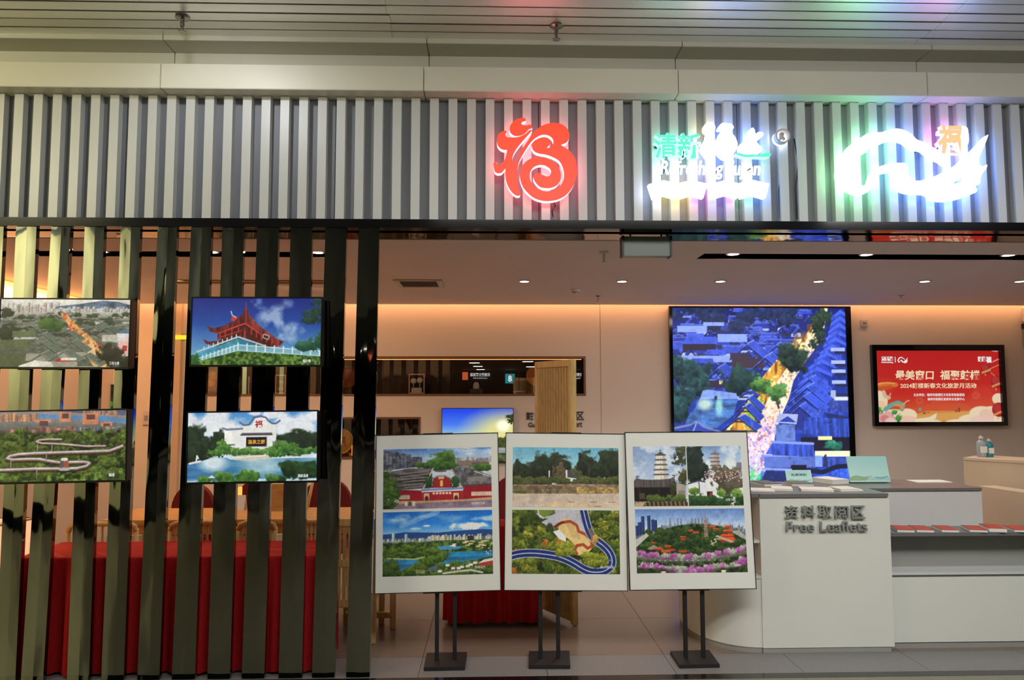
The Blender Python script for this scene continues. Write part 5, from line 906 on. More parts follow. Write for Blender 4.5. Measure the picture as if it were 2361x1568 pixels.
MB().prism([(ecx+.001, YA)]+[(x, y) for x, y in arc(-.01)][1:-1]+[(ax1-.012, yb), (ax1-.012, YA-.012), (ecx, YA-.012)], zt0, zt).build('worktop', M['greytop'], lc)
c, e = at(1811, 1196, YA), at(1994, 1165, YA)
M['lettergreyside'] = mat('grey_letter_edge', (150, 152, 150), .4)
for k, ch in enumerate('资料取阅区'):
    px0 = 1811+k*38.4; a, b = at(px0, 1196, YA-.02), at(px0+30, 1166, YA-.02); text('letter', ch, (a.x+b.x)/2, (a.z+b.z)/2, YA-.001, b.x-a.x, b.z-a.z, None, lc, .022, .008, mats=[M['lettergrey'], M['lettergreyside']])
a, b = at(1814, 1226, YA-.02), at(2000, 1202, YA-.02); letters('letter', 'Free Leaflets', (a.x+b.x)/2, (a.z+b.z)/2, YA-.001, b.x-a.x, b.z-a.z, lc, .022, .008, [M['lettergrey'], M['lettergreyside']])

# ---------------------------------------------------------------- magazine counter, set a little further back
YM = 4.838
mx0, mx1 = ax1+.004, 3.72; zs1 = at(2200, 1228, YM).z; zs0 = at(2200, 1236, YM).z; yu = at_z(2150, 1213, zs1).y
mc = thing('magazine_counter', 'long white counter with grey open recess and magazine ledge', 'counter', (3.2, YM, 0))
zl1, zl2, zl3, zl4, zl5 = [at(2200, p, YM).z for p in (1312, 1319, 1325, 1331, 1480)]
MB().box(mx0, mx1, YM, YM+.02, zl5, zl4).build('front_panel', M['white'], mc); MB().box(mx0, mx1, YM+.008, YM+.5, 0, zl5).build('kickboard', M['greyrec'], mc); MB().box(mx0, mx1, YM+.02, YM+.06, zl4, zl3).build('shadow_rail', M['greyrec'], mc)
MB().box(mx0, mx1, YM, yu+.25, zl3, zl2).build('lower_ledge', M['whitegrey'], mc); MB().box(mx0, mx1, YM+.03, YM+.05, zl5, zl4).build('carcass', M['white'], mc)
MB().box(mx0, mx1, YM+.16, YM+.18, zl2, zs0).build('recess_back', M['greyrec'], mc); MB().box(mx0, mx1, YM, yu+.02, zs0, zs1).build('ledge', M['greytop'], mc)
ux1 = at(2265, 1170, yu).x; zu1, zu0 = at(2150, 1125, yu).z, at(2150, 1131, yu).z
MB().box(mx0, ux1, yu, yu+.5, zs1, zu0).build('upper_box', M['whitegrey'], mc); MB().box(mx0, ux1-.004, yu-.012, yu+.52, zu0, zu1).build('upper_worktop', M['greytop'], mc)

# papers and signs on the counters
def stack(name, label, cat, px, py, w, d, h, z, m, rot, grp=None, sheets=True):
    p = at_z(px, py, z); t = thing(name, label, cat, (p.x, p.y, z), grp, True, (0, 0, RAD(rot)))
    MB().box(-w/2, w/2, -d/2, d/2, 0, h).build('pages', M['paper'], t); MB().box(-w/2-.001, w/2+.001, -d/2-.001, d/2+.001, h, h+.003).build('cover', m, t); return t
for a in (('dark stack of leaflets at the back left of the counter', 1766, 1117, .13, .2, .014, 'paperdark', 8), ('dark stack of leaflets in front of the small teal sign', 1842, 1117, .15, .18, .012, 'paperdark', -6), ('tallest pile of white leaflets on the counter', 1914, 1113, .15, .2, .03, 'paper', 20), ('pale leaflets spread at the front left edge of the counter', 1756, 1131, .15, .14, .006, 'paper', -14),
          ('single white booklet lying at counter front', 1802, 1129, .13, .15, .012, 'paper', -18), ('wide white folder lying at the middle of the counter', 1881, 1130, .2, .16, .01, 'paper', -16), ('pale leaflet stack at the right front of the counter', 1946, 1130, .13, .15, .014, 'paper', 4), ('thin white sheet beside the right front leaflet stack', 1969, 1130, .08, .12, .004, 'paper', -10), ('white sheet lying flat on the upper grey worktop', 2142, 1111, .26, .14, .004, 'paper', 0)):
    stack('leaflet_stack', a[0], 'leaflets', a[1], a[2], a[3], a[4], a[5], zt+.001 if a[1] < 2100 else zu1+.001, M[a[6]], a[7], 'leaflets on the counters')
for k, (px, nm) in enumerate(((2080, 'red magazine stack nearest the leaflet counter'), (2123, 'second red magazine stack from the leaflet counter'), (2179, 'third red magazine stack from the leaflet counter'), (2246, 'fourth red magazine stack on the ledge, slightly turned'), (2289, 'tallest red magazine stack on the ledge'), (2345, 'red magazine stack at the far end of the ledge'))):
    t = stack('magazine_stack', nm, 'magazines', px, 1222, .104, .17, .014 if k != 4 else .024, zs1+.001, M['redcover'], (-14, -12, -10, -16, -14, -12)[k], 'red magazines on the ledge')
def card(label, px0, px1, py0, py1, z, dep, txt, pic):
    a, b = at_z(px0, py1, z), at_z(px1, py1, z); y = a.y; w = b.x-a.x; h = (at((px0+px1)/2, py0, y+dep).z-z); t = thing('table_sign', label, 'sign', ((a.x+b.x)/2, y, z), None, True)
    tl = math.atan2(dep, h); Mx = Matrix.Rotation(-tl, 4, 'X'); L = h/cos(tl)
    MB(Mx).box(-w/2, w/2, 0, .006, .0, L).build('acrylic_panel', M['tealcard'], t); picture('print', pic, (-w/2+.003, -.0012, L-.003), (w-.006, 0, 0), (0, 0, -(L-.006)), M['print'], t, Mx)
    MB().box(-w/2, w/2, 0, dep*1.6, 0, .004).build('foot', M['tealcard'], t)
    if txt: text('lettering', txt, 0, L*.62, -.0014, w*.62, L*.2, M['letter'], t, .0008, .01, M=Mx)
    return t
M['tealcard'] = mat('pale_teal_acrylic', (170, 214, 208), .2)
card('small pale teal sign standing among the leaflets', 1815, 1875, 1084, 1113, zt+.001, .03, '免费领取', pic_leaf_sign())
card('larger pale teal landscape sign on the grey worktop', 1961, 2056, 1052, 1112, zt+.001, .055, '', pic_leaf_sign())

# ---------------------------------------------------------------- reception desk and bottles behind
rd_ = thing('reception_desk', 'tan stepped reception desk behind the magazine counter', 'desk', (3.9, 6.2, 0))
zr = 1.13; a, b = at_z(2221, 1055, zr), at_z(2361, 1063, zr); d = (b-a).normalized(); b = a+d*.6; n = Vector((-d.y, d.x, 0))*.4
P4 = lambda z, o=0: [(a.x, a.y, z), (b.x, b.y, z), (b.x+n.x, b.y+n.y, z), (a.x+n.x, a.y+n.y, z)]
MB().hexa(P4(0)+P4(zr-.02)).build('upper_box', M['tan'], rd_); MB().hexa([(x-.004, y-.004, z) for x, y, z in P4(zr-.02)]+[(x-.004, y-.004, z) for x, y, z in P4(zr)]).build('upper_top', M['tan'], rd_)
z2 = .93; a2, b2 = at_z(2259, 1121, z2), at_z(2361, 1136, z2); d2 = (b2-a2).normalized(); a2 = a2-d2*.02; b2 = a2+d2*.42; n2 = Vector((-d2.y, d2.x, 0))*.16
Q4 = lambda z: [(a2.x, a2.y, z), (b2.x, b2.y, z), (b2.x+n2.x, b2.y+n2.y, z), (a2.x+n2.x, a2.y+n2.y, z)]
MB().hexa(Q4(0)+Q4(z2-.02)).build('lower_box', M['tan'], rd_); MB().hexa(Q4(z2-.02)+Q4(z2)).build('lower_top', M['tan'], rd_)
M['greyglass_'] = mat('grey_panel', (130, 134, 140), .4)
M['clear'] = mat('clear_bottle', (206, 214, 220), .1); M['clear'].node_tree.nodes['Principled BSDF'].inputs['Transmission Weight'].default_value = .6
M['teal'] = mat('teal_bottle', (40, 140, 150), .25)
for px, m, lab, r in ((2254, 'clear', 'clear pump bottle standing on the reception desk', .036), (2272, 'teal', 'teal squeeze bottle standing on the reception desk', .03)):
    p = at_z(px, 1055, zr); p = p+n*.25/.4*.4; h = .175 if m == 'clear' else .15; t = thing('bottle', lab, 'bottle', (p.x, p.y, zr))
    MB().lathe([(r*.9, .001), (r, .01), (r, h*.62), (r*.85, h*.72), (r*.4, h*.8), (r*.4, h*.84)], p.x, p.y, 18, cz=zr).build('body', M[m], t, smooth=.7)
    MB().lathe([(r*.5, h*.84), (r*.5, h*.93), (r*.2, h*.95), (r*.2, h)], p.x, p.y, 14, cz=zr).build('cap', M['whiteplastic'], t, smooth=.7); MB().box(p.x-r*.7, p.x+r*.7, p.y-r-.001, p.y-r*.6, zr+h*.2, zr+h*.5).build('sticker', M['paper'], t)

# ---------------------------------------------------------------- screens on the back wall
def frame_box(t, x0, x1, z0, z1, y0, y1, bl, br, bt, bb, m, name='frame', parent_box=True):
    f = MB(); f.box(x0, x0+bl, y0, y1, z0, z1); f.box(x1-br, x1, y0, y1, z0, z1); f.box(x0+bl, x1-br, y0, y1, z1-bt, z1); f.box(x0+bl, x1-br, y0, y1, z0, z0+bb); f.build(name, m, t)
yv = YB-.09; x0, x1 = at(1546, 900, yv).x, at(1968, 900, yv).x; z1, z0 = ZS-.006, at(1800, 1118, yv).z-.12
vw = thing('video_wall', 'tall black framed video wall showing a blue night street of lanterns', 'screen', ((x0+x1)/2, YB, z0)); MB().box(x0+.01, x1-.01, yv+.03, YB-.002, z0+.01, z1-.01).build('cabinet', M['black'], vw); frame_box(vw, x0, x1, z0, z1, yv, yv+.05, .036, .06, .02, .05, M['beam'])
picture('screen', pic_night_street(), (x0+.036, yv+.02, z1-.02), (x1-x0-.096, 0, 0), (0, 0, -(z1-z0-.07)), M['screenwall'], vw)
yr = YB-.06; x0, x1, z1, z0 = at(2014, 888, yr).x, at(2320, 888, yr).x, at(2165, 795, yr).z, at(2165, 982, yr).z
rs = thing('event_screen', 'wide red event screen in a thick black frame on the back wall', 'screen', ((x0+x1)/2, YB, z0)); MB().box(x0+.01, x1-.01, yr+.05, YB-.002, z0+.01, z1-.01).build('cabinet', M['black'], rs); frame_box(rs, x0, x1, z0, z1, yr, YB-.004, .05, .05, .068, .045, M['beam'])
sx, sw, sz, sh = x0+.05, x1-x0-.1, z1-.068, z1-z0-.113; picture('screen', pic_festival(), (sx, yr+.035, sz), (sw, 0, 0), (0, 0, -sh), M['screenred'], rs)
T = lambda s, u0, u1, v0, v1, m='creamink', bold=.02, sh_=0: text('lettering', s, sx+sw*(u0+u1)/2, sz-sh*(v0+v1)/2, yr+.034, sw*(u1-u0), sh*(v1-v0), M[m], rs, .002, bold, shear=sh_)
T('最美窗口', .155, .468, .275, .41, bold=.02, sh_=.08); T('福聚鼓楼', .518, .84, .275, .41, bold=.02, sh_=.08); T('2024鼓楼新春文化旅游月活动', .193, .808, .455, .53, bold=.012); T('主办单位：福州市鼓楼区文化体育和旅游局', .297, .708, .6, .642, 'lightink', .006); T('福州市鼓楼区旅游事业发展中心', .408, .708, .662, .702, 'lightink', .006)
T('清新福建', .05, .143, .08, .145, 'lightink', .04); T('Refreshing', .05, .143, .152, .178, 'lightink', .03); T('|', .158, .163, .085, .165, 'lightink', .03); T('鼓楼', .83, .892, .08, .155, 'lightink', .04); T('福', .895, .94, .08, .17, 'lightink', .05)
rib2 = [(lambda q: (sx+sw*(.18+.082*(q[0]-130)/2045), sz-sh*(.175-.09*(1190-q[1])/975)))(q) for q in outl]; shape('emblem', [rib2], yr+.033, .002, [M['lightink'], M['lightink']], rs)
yq = YB-.05; x0, x1, z1, z0 = at(1018, 1000, yq).x, at(1184, 1000, yq).x, at(1100, 941, yq).z, at(1170, 1066, yq).z
ss = thing('sunset_screen', 'small wall screen showing a yellow sunset under deep blue sky', 'television', ((x0+x1)/2, YB, z0)); MB().box(x0, x1, yq+.01, YB-.002, z0, z1).build('back_case', M['black'], ss); frame_box(ss, x0, x1, z0, z1, yq, yq+.012, .006, .006, .006, .01, M['black'], 'bezel'); picture('screen', pic_sunset(), (x0+.006, yq+.006, z1-.006), (x1-x0-.012, 0, 0), (0, 0, -(z1-z0-.016)), M['screenwall'], ss)
x0, x1, z1, z0 = at(-24, 900, yq).x, at(97, 900, yq).x, at(60, 887, yq).z, at(60, 970, yq).z; x0 = max(x0, XL+.03)
ps = thing('plant_screen', 'wall screen showing bright green plants behind the left slats', 'television', ((x0+x1)/2, YB, z0)); MB().box(x0, x1, yq+.01, YB-.002, z0, z1).build('back_case', M['black'], ps); frame_box(ps, x0, x1, z0, z1, yq, yq+.012, .006, .006, .008, .01, M['black'], 'bezel'); picture('screen', pic_plants(), (x0+.006, yq+.006, z1-.008), (x1-x0-.012, 0, 0), (0, 0, -(z1-z0-.018)), M['screendim'], ps)

a, b = at(2356, 740, YB), at(2356, 711, YB); t = thing('wall_cabinet', 'pale wall cabinet above the dark panel at the right edge', 'cabinet', (a.x+.4, YB, a.z)); MB().box(a.x, a.x+.8, YB-.06, YB-.001, a.z, b.z).build('body', M['whiteplastic'], t, bevel=.004); MB().box(a.x-.004, a.x+.804, YB-.062, YB-.03, a.z-.012, a.z).build('lower_rail', M['paper'], t)
a, b = at(2358, 802, YB), at(2358, 747, YB); t = thing('wall_panel', 'black topped grey panel below the pale wall cabinet', 'panel', (a.x+.4, YB, a.z)); MB().box(a.x, a.x+.8, YB-.05, YB-.001, a.z, b.z-.06).build('board', M['greyglass_'], t); MB().box(a.x-.004, a.x+.804, YB-.054, YB-.001, b.z-.06, b.z).build('top_bar', M['black'], t)
# lettering on the back wall and little wall fittings
wl_ = thing('wall_lettering', 'dark lettering on the back wall beside the bamboo screen', 'lettering', (at(1280, 985, YB).x, YB, at(1280, 985, YB).z))
for s, px0, px1, py0, py1 in (('鼓', 1213, 1231, 950, 968), ('区', 1329, 1346, 949, 968), ('Gu', 1218, 1234, 974, 985), ('ort', 1326, 1342, 973, 985)):
    a, b = at(px0, py1, YB), at(px1, py0, YB); letters('letter', s, (a.x+b.x)/2, (a.z+b.z)/2, YB-.001, b.x-a.x, b.z-a.z, wl_, .008, .012, [M['letter']])
def plate(name, label, px0, px1, py0, py1, cat, deep=.02):
    a, b = at(px0, py1, YB), at(px1, py0, YB); t = thing(name, label, cat, ((a.x+b.x)/2, YB, a.z)); MB().box(a.x, b.x, YB-deep, YB-.001, a.z, b.z).build('plate', M['whiteplastic'], t, bevel=.004); w = b.x-a.x
    MB().box(a.x+w*.25, b.x-w*.25, YB-deep-.004, YB-deep, a.z+(b.z-a.z)*.3, b.z-(b.z-a.z)*.3).build('rocker', M['greyrec'], t, bevel=.002)
plate('wall_switch', 'small white switch plate right of the video wall', 1983, 2000, 738, 753, 'switch'); plate('wall_thermostat', 'square thermostat plate on the orange wall seen between slats', 330, 347, 948, 980, 'thermostat')

# ---------------------------------------------------------------- display niches in the back wall
M['nicheglass'] = bpy.data.materials.new('niche_glass'); m = M['nicheglass']; m.use_nodes = True; nt = m.node_tree; nt.nodes.remove(nt.nodes['Principled BSDF']); g = nt.nodes.new('ShaderNodeBsdfGlossy'); g.inputs['Roughness'].default_value = .0; tr = nt.nodes.new('ShaderNodeBsdfTransparent'); mx = nt.nodes.new('ShaderNodeMixShader'); mx.inputs[0].default_value = .22; nt.links.new(tr.outputs[0], mx.inputs[1]); nt.links.new(g.outputs[0], mx.inputs[2]); nt.links.new(mx.outputs[0], nt.nodes['Material Output'].inputs[0])
M['nichestrip'] = emit('niche_light_strip', (255, 160, 90), 2.5)
def niche(label, N, joints, warm):
    x0, x1, z0, z1 = N; t = thing('display_niche', label, 'display case', ((x0+x1)/2, YB, z0)); e = .022
    b = MB(); b.box(x0, x1, YB+.27, YB+.295, z0, z1); b.box(x0, x0+.012, YB+.02, YB+.27, z0, z1); b.box(x1-.012, x1, YB+.02, YB+.27, z0, z1); b.box(x0, x1, YB+.02, YB+.27, z1-.012, z1); b.box(x0, x1, YB+.02, YB+.27, z0, z0+.012); b.build('lining', M['brown'], t)
    frame_box(t, x0-.012, x1+.012, z0-.012, z1+.012, YB-.008, YB+.03, e, e, e, e, M['browntrim'])
    MB().box(x0+.03, x1-.03, YB+.05, YB+.06, z1-.026, z1-.018).build('light_strip', M['nichestrip'] if warm else M['brown'], t)
    js = [x0+.012]+joints+[x1-.012]
    for a, c in zip(js[:-1], js[1:]): MB().box(a+.003, c-.003, YB+.034, YB+.038, z0+.012, z1-.012).build('pane', M['nicheglass'], t)
    return t
niche('long glass fronted display niche with a warm light line', N1, [at(px, 870, YB).x for px in (620, 883, 1043, 1197)], True)
niche('lower dark display niche behind the posters', N2, [], False)
zn = N1[2]+.013; yn = YB+.14
def disc_ornament(name, label, px, py, rpx, zb, y, m, stand='brown'):
    c = at(px, py, y); r = rpx*(y)/FPX; t = thing(name, label, 'ornament', (c.x, y, zb)); MB().lathe([(r*.4, -.018), (r, -.012), (r, .0), (r*.93, .006), (r*.86, -.003), (r*.2, -.004)], c.x, 0, 32, axis='y', cz=c.z).M
    b = MB(Matrix.Translation((0, y, 0))); b.lathe([(r*.5, .012), (r, .006), (r, -.002), (r*.93, -.008), (r*.84, -.001), (r*.1, -.004)], c.x, 0, 32, axis='y', cz=c.z); b.build('disc', m, t, smooth=.5)
    MB().box(c.x-r*.45, c.x+r*.45, y+.012, y+.05, zb, max(zb+.02, c.z-r*.55)).build('stand', M[stand], t); return t, c, r
t, c, r = disc_ornament('gold_plate', 'gold plate with a red blessing character in the lower niche', 786, 1018, 29, N2[2]+.013, YB+.1, M['gold'])
text('character', '福', c.x, c.z, YB+.099, r*.8, r*.8, mat('plate_red', (176, 40, 24), .4), t, .004, .03)
disc_ornament('round_ornament', 'dark red round plate in long niche right of the tower screen', 800, 872, 24, zn, yn, mat('redbrown_plate', (130, 50, 24), .3)); disc_ornament('round_ornament', 'orange round plate partly behind the bamboo screen', 1236, 866, 23, zn, yn, mat('orange_plate', (206, 130, 60), .35))
c = at(491, 880, yn); t = thing('gold_figurine', 'lumpy gold figurine in the long niche between black slats', 'figurine', (c.x, yn, zn))
b = MB(); b.lathe([(.03, .013), (.06, .02), (.08, .06), (.082, .12), (.07, .16), (.045, .19), (.055, .22), (.045, .25), (.02, .27)], c.x, yn, 20, cz=zn); b.build('body', M['gold'], t, smooth=True); MB().lathe([(.07, 0), (.07, .012)], c.x, yn, 20, cz=zn+.0005).build('base', M['brown'], t)
def framed(label, px0, px1, py0, py1, lean, mfr, art):
    a, b2_ = at(px0, py1, yn), at(px1, py0, yn); w, h = b2_.x-a.x, b2_.z-zn; t = thing('framed_mask', label, 'picture frame', ((a.x+b2_.x)/2, yn, zn)); frame_box(t, a.x, b2_.x, zn, zn+h, yn, yn+.02, .012, .012, .012, .012, mfr); MB().box(a.x+.01, b2_.x-.01, yn+.012, yn+.02, zn+.01, zn+h-.01).build('backing', M['black'], t)
    cx = (a.x+b2_.x)/2
    if art: 
        for s, k in ((-1, 0), (1, 1)): MB(Matrix.Translation((0, yn+.012, 0))).lathe([(w*.04, 0), (w*.17, -.003), (w*.19, -.008), (w*.1, -.014)], cx+s*w*.2, 0, 16, axis='y', cz=zn+h*(.64+.03*k)).build('mask', M['paper'], t, smooth=True); MB().box(cx+s*w*.2-.004, cx+s*w*.2+.004, yn+.004, yn+.01, zn+h*.34, zn+h*.5).build('handle', M['paper'], t)
        MB().box(cx-w*.32, cx+w*.32, yn-.002, yn+.011, zn+.012, zn+h*.3).build('label_block', M['paper'], t, bevel=.003)
    else: MB().box(cx-w*.25, cx+w*.25, yn+.004, yn+.011, zn+h*.2, zn+h*.34).build('label_block', M['redcover'], t); MB(Matrix.Translation((0, yn+.012, 0))).lathe([(w*.04, 0), (w*.2, -.003), (w*.22, -.008), (w*.1, -.014)], cx+w*.08, 0, 16, axis='y', cz=zn+h*.6).build('mask', M['gold'], t, smooth=True)
M['glowframe'] = mat('glow_tinted_frame', (250, 206, 170), .4)  # glow on the lit frame edges is put into this colour
framed('pale framed pair of white masks in the long niche', 942, 979, 862, 909, 0, M['glowframe'], True); framed('pale framed gold mask seen between the black slats', 633, 659, 864, 909, 0, M['glowframe'], False)
c = at(1098, 890, yn); t = thing('glass_dome', 'small pale dome ornament on a dark box in the niche', 'ornament', (c.x, yn, zn)); MB().box(c.x-.075, c.x+.075, yn-.04, yn+.04, zn, zn+.055).build('box', M['paperdark'], t, bevel=.004); MB().lathe([(.035, .056), (.035, .1), (.028, .122), (.012, .134)], c.x, yn, 18, cz=zn).build('dome', M['paper'], t, smooth=.6)
c = at(1195, 900, yn); t = thing('silver_tray', 'low silver tray in the long niche beside the bamboo screen', 'ornament', (c.x, yn, zn)); MB().box(c.x-.06, c.x+.08, yn-.03, yn+.03, zn+.02, zn+.03).build('tray', M['steel'], t, bevel=.003)
for s in (-.04, .06): MB().lathe([(.006, 0), (.006, .02)], c.x+s, yn, 8, cz=zn).build('foot', M['steel'], t)
c = at(562, 900, yn); t = thing('tea_caddy', 'white edged glass caddy in the niche between the slats', 'ornament', (c.x, yn, zn)); MB().box(c.x-.05, c.x+.06, yn-.03, yn+.03, zn, zn+.13).build('body', M['brown'], t, bevel=.004); MB().box(c.x+.061, c.x+.07, yn-.034, yn-.02, zn, zn+.2).build('edge', M['paper'], t)

# ---------------------------------------------------------------- bamboo folding screen
fs = thing('folding_screen', 'tall bamboo folding screen standing behind the posters', 'folding screen', (.6, 5.37, 0)); zf = at(1320, 829, 5.37).z
def leaf(A, B, nslat):
    A, B = Vector((*A, 0)), Vector((*B, 0)); d = (B-A); L = d.length; d = d.normalized(); nrm = Vector((d.y, -d.x, 0)); Mx = Matrix(((d.x, nrm.x, 0, A.x), (d.y, nrm.y, 0, A.y), (0, 0, 1, 0), (0, 0, 0, 1)))
    for x in (0, L-.032): MB(Mx).box(x, x+.032, -.014, .014, .012, zf).build('stile', M['bamboolight'], fs, bevel=.003)
    for z in (zf-.05, .03): MB(Mx).box(.032, L-.032, -.012, .012, z, z+.05).build('rail', M['bamboolight'], fs, bevel=.003)
    w = (L-.064)/nslat
    for k in range(nslat): MB(Mx).box(.032+w*k+.005, .032+w*(k+1)-.005, -.007, .007, .08, zf-.05).build('slat', M['bamboo'], fs, bevel=.002)
leaf((.600, 5.364), (.357, 5.78), 12); leaf((.612, 5.37), (.655, 5.84), 12)

# ---------------------------------------------------------------- red covered tables
def cloth(name, label, x0, x1, y0, y1, z, zb, seed, amp=.022, n=150):
    rs_ = np.random.RandomState(seed); per = []; r = .02
    def seg(p, q, k): return [(p[0]+(q[0]-p[0])*i/k, p[1]+(q[1]-p[1])*i/k) for i in range(k)]
    W_, D_ = x1-x0, y1-y0; kx, ky = int(n*W_/(W_+D_)), int(n*D_/(W_+D_))
    per = seg((x0, y0), (x1, y0), kx)+seg((x1, y0), (x1, y1), ky)+seg((x1, y1), (x0, y1), kx)+seg((x0, y1), (x0, y0), ky); N = len(per); cx, cy = (x0+x1)/2, (y0+y1)/2
    nrm = [((0, -1),)]*kx+[((1, 0),)]*ky+[((0, 1),)]*kx+[((-1, 0),)]*ky
    ph = np.cumsum(rs_.uniform(.2, .62, N)); wv = np.sin(ph)*.6+np.sin(ph*.43+1)*.4
    m = MB(); hs = [0, .012, .05, .25, .5, .75, 1.]
    for j, t in enumerate(hs):
        zz = z-(z-zb)*t
        for i in range(N):
            a = amp*min(1, t*2.2)*wv[i]+.008*(0 if j == 0 else 1)+.012*t; x, y = per[i]; nx, ny = nrm[i][0]; m.v.append((x+nx*a, y+ny*a, zz+(.006*math.sin(ph[i]*.7) if j == 6 and zb > .01 else 0)))
    for j in range(6):
        for i in range(N): k = (i+1) % N; m.f.append((j*N+i, j*N+k, (j+1)*N+k, (j+1)*N+i)); m.mi.append(0)
    m.f.append(tuple(range(N))); m.mi.append(0); o = m.build(name, M['red'], None, smooth=.8); return tag(o, label, 'tablecloth')
def folding_table(label, x0, x1, y0, y1, z):
    t = thing('folding_table', label, 'table', ((x0+x1)/2, (y0+y1)/2, 0)); MB().box(x0+.01, x1-.01, y0+.01, y1-.01, z-.03, z-.003).build('tabletop', M['white'], t, bevel=.004)
    for x in (x0+.08, x1-.08):
        for y in (y0+.07, y1-.07): MB().tube([(x, y, 0), (x, y, z-.03)], .014, 8).build('leg', M['black'], t)
yt = 4.555; z_ = at(450, 1283, yt).z; xa, xb = at(40, 1283, yt).x, at(733, 1283, yt).x; yk = at_z(450, 1248, z_).y
folding_table('long folding table under red cloth behind the slats', xa, xb, yt, yk, z_); cloth('tablecloth', 'long red velvet cloth on the table behind the slats', xa, xb, yt, yk, z_, .012, 3, .034, 230)
yt = 5.36; xa, xb = at(1027, 1440, yt).x, at(1247, 1440, yt).x; z_ = at(1160, 1214, yt).z; yk = 5.69; folding_table('folding table under a red cloth behind the posters', xa+.02, xb-.02, yt+.02, yk-.02, z_); cloth('tablecloth', 'red velvet cloth hanging just above the floor behind poster stands', xa+.02, xb-.02, yt+.02, yk-.02, z_, .035, 8, .026, 170)

# ---------------------------------------------------------------- wooden table, bamboo chairs, red chairs
zt_ = .75; y0, y1 = at_z(500, 1199, zt_).y, at_z(500, 1171, zt_).y; x0, x1 = at_z(234, 1199, zt_).x, at_z(862, 1199, zt_).x
wt_ = thing('tea_table', 'long honey coloured wooden table behind the bamboo chairs', 'table', ((x0+x1)/2, (y0+y1)/2, 0)); MB().box(x0, x1, y0, y1, zt_-.035, zt_).build('tabletop', M['wood'], wt_, bevel=.006)
MB().box(x0+.1, x1-.1, y0+.05, y1-.05, zt_-.11, zt_-.036).build('apron', M['wood'], wt_)
for x in (x0+.12, x1-.12):
    for y in (y0+.08, y1-.08): MB().box(x-.03, x+.03, y-.03, y+.03, 0, zt_-.11).build('leg', M['wood'], wt_, bevel=.004)
def bamboo_chair(label, X, Y, w, zr_, nsp, first=[None]):
    t = thing('bamboo_chair', label, 'chair', (X, Y, 0), 'bamboo chairs at the wooden table'); d = .31
    MB().tube([(X-w/2, Y+.02, .0), (X-w/2, Y, zr_-.03)], .016, 8).build('leg', M['bamboolight'], t, smooth=True); MB().tube([(X+w/2, Y+.02, 0), (X+w/2, Y, zr_-.03)], .016, 8).build('leg', M['bamboolight'], t, smooth=True)
    for s in (-1, 1): MB().tube([(X+s*w/2, Y+d, 0), (X+s*w/2, Y+d, .62)], .016, 8).build('leg', M['bamboolight'], t, smooth=True); MB().tube([(X+s*w/2, Y, .62), (X+s*w/2, Y+d, .62)], .013, 8).build('armrest', M['bamboolight'], t, smooth=True)
    MB().tube([(X-w/2, Y, zr_-.05), (X-w/2+.012, Y, zr_-.015), (X-w/2+.05, Y, zr_), (X+w/2-.05, Y, zr_), (X+w/2-.012, Y, zr_-.015), (X+w/2, Y, zr_-.05)], .017, 10).build('top_rail', M['bamboolight'], t, smooth=True)
    MB().box(X-w/2, X+w/2, Y, Y+d, .4, .43).build('seat', M['bamboo'], t, bevel=.006); MB().tube([(X-w/2, Y+.01, .22), (X+w/2, Y+.01, .22)], .011, 8).build('stretcher', M['bamboolight'], t, smooth=True)
    for k in range(nsp): x = X-w/2+w*(k+1)/(nsp+1); MB().tube([(x, Y+.01, .43), (x, Y, zr_-.012)], .0075, 6).build('spindle', M['bamboo'], t, smooth=True)
    return t
Yc = 5.095
for a in (('bamboo chair at the left end, its back showing between slats', 153, 320, 1209, 3), ('second bamboo chair behind the red covered table', 388, 520, 1206, 9), ('third bamboo chair behind the red covered table', 545, 640, 1205, 8), ('bamboo chair nearest the right end of the table', 655, 752, 1203, 8)):
    c0, c1 = at(a[1], a[3], Yc), at(a[2], a[3], Yc); bamboo_chair(a[0], (c0.x+c1.x)/2, Yc, c1.x-c0.x-.03, c0.z, a[4])
# slatted bamboo bench end, right of the red table
Yb_ = 5.06; c0, c1 = at(776, 1200, Yb_), at(905, 1200, Yb_); bn = thing('bamboo_bench', 'slatted bamboo bench half hidden by the rightmost slat', 'bench', ((c0.x+c1.x)/2, Yb_+.2, 0)); X0, X1, zt1 = c0.x, at(862, 1300, Yb_).x, at(800, 1196, Yb_).z
for x in (X0, X1): MB().box(x-.02, x+.02, Yb_-.02, Yb_+.02, .0, zt1).build('post', M['bamboolight'], bn, bevel=.004)
for z in (zt1, at(800, 1290, Yb_).z, at(800, 1382, Yb_).z): MB().box(X0, X1, Yb_-.018, Yb_+.018, z-.05, z).build('rail', M['bamboolight'], bn, bevel=.004)
zq = at(800, 1382, Yb_).z
for k in range(7): x = X0+(X1-X0)*(k+.6)/7.2; MB().box(x-.011, x+.011, Yb_-.008, Yb_+.008, zq-.03, zt1-.04).build('slat', M['bamboo'], bn, bevel=.002)
MB().box(X0, X1, Yb_, Yb_+.42, zq-.04, zq-.01).build('seat', M['bamboo'], bn)
for x, y in ((X0, Yb_+.4), (X1, Yb_+.4), (at(906, 1380, 5.35).x, 5.36)): MB().box(x-.02, x+.02, y-.02, y+.02, 0, zq).build('leg', M['bamboolight'], bn, bevel=.004)
MB().box(X0, at(906, 1380, 5.35).x, Yb_+.34, Yb_+.38, .06, .1).build('foot_rail', M['bamboolight'], bn, bevel=.004)
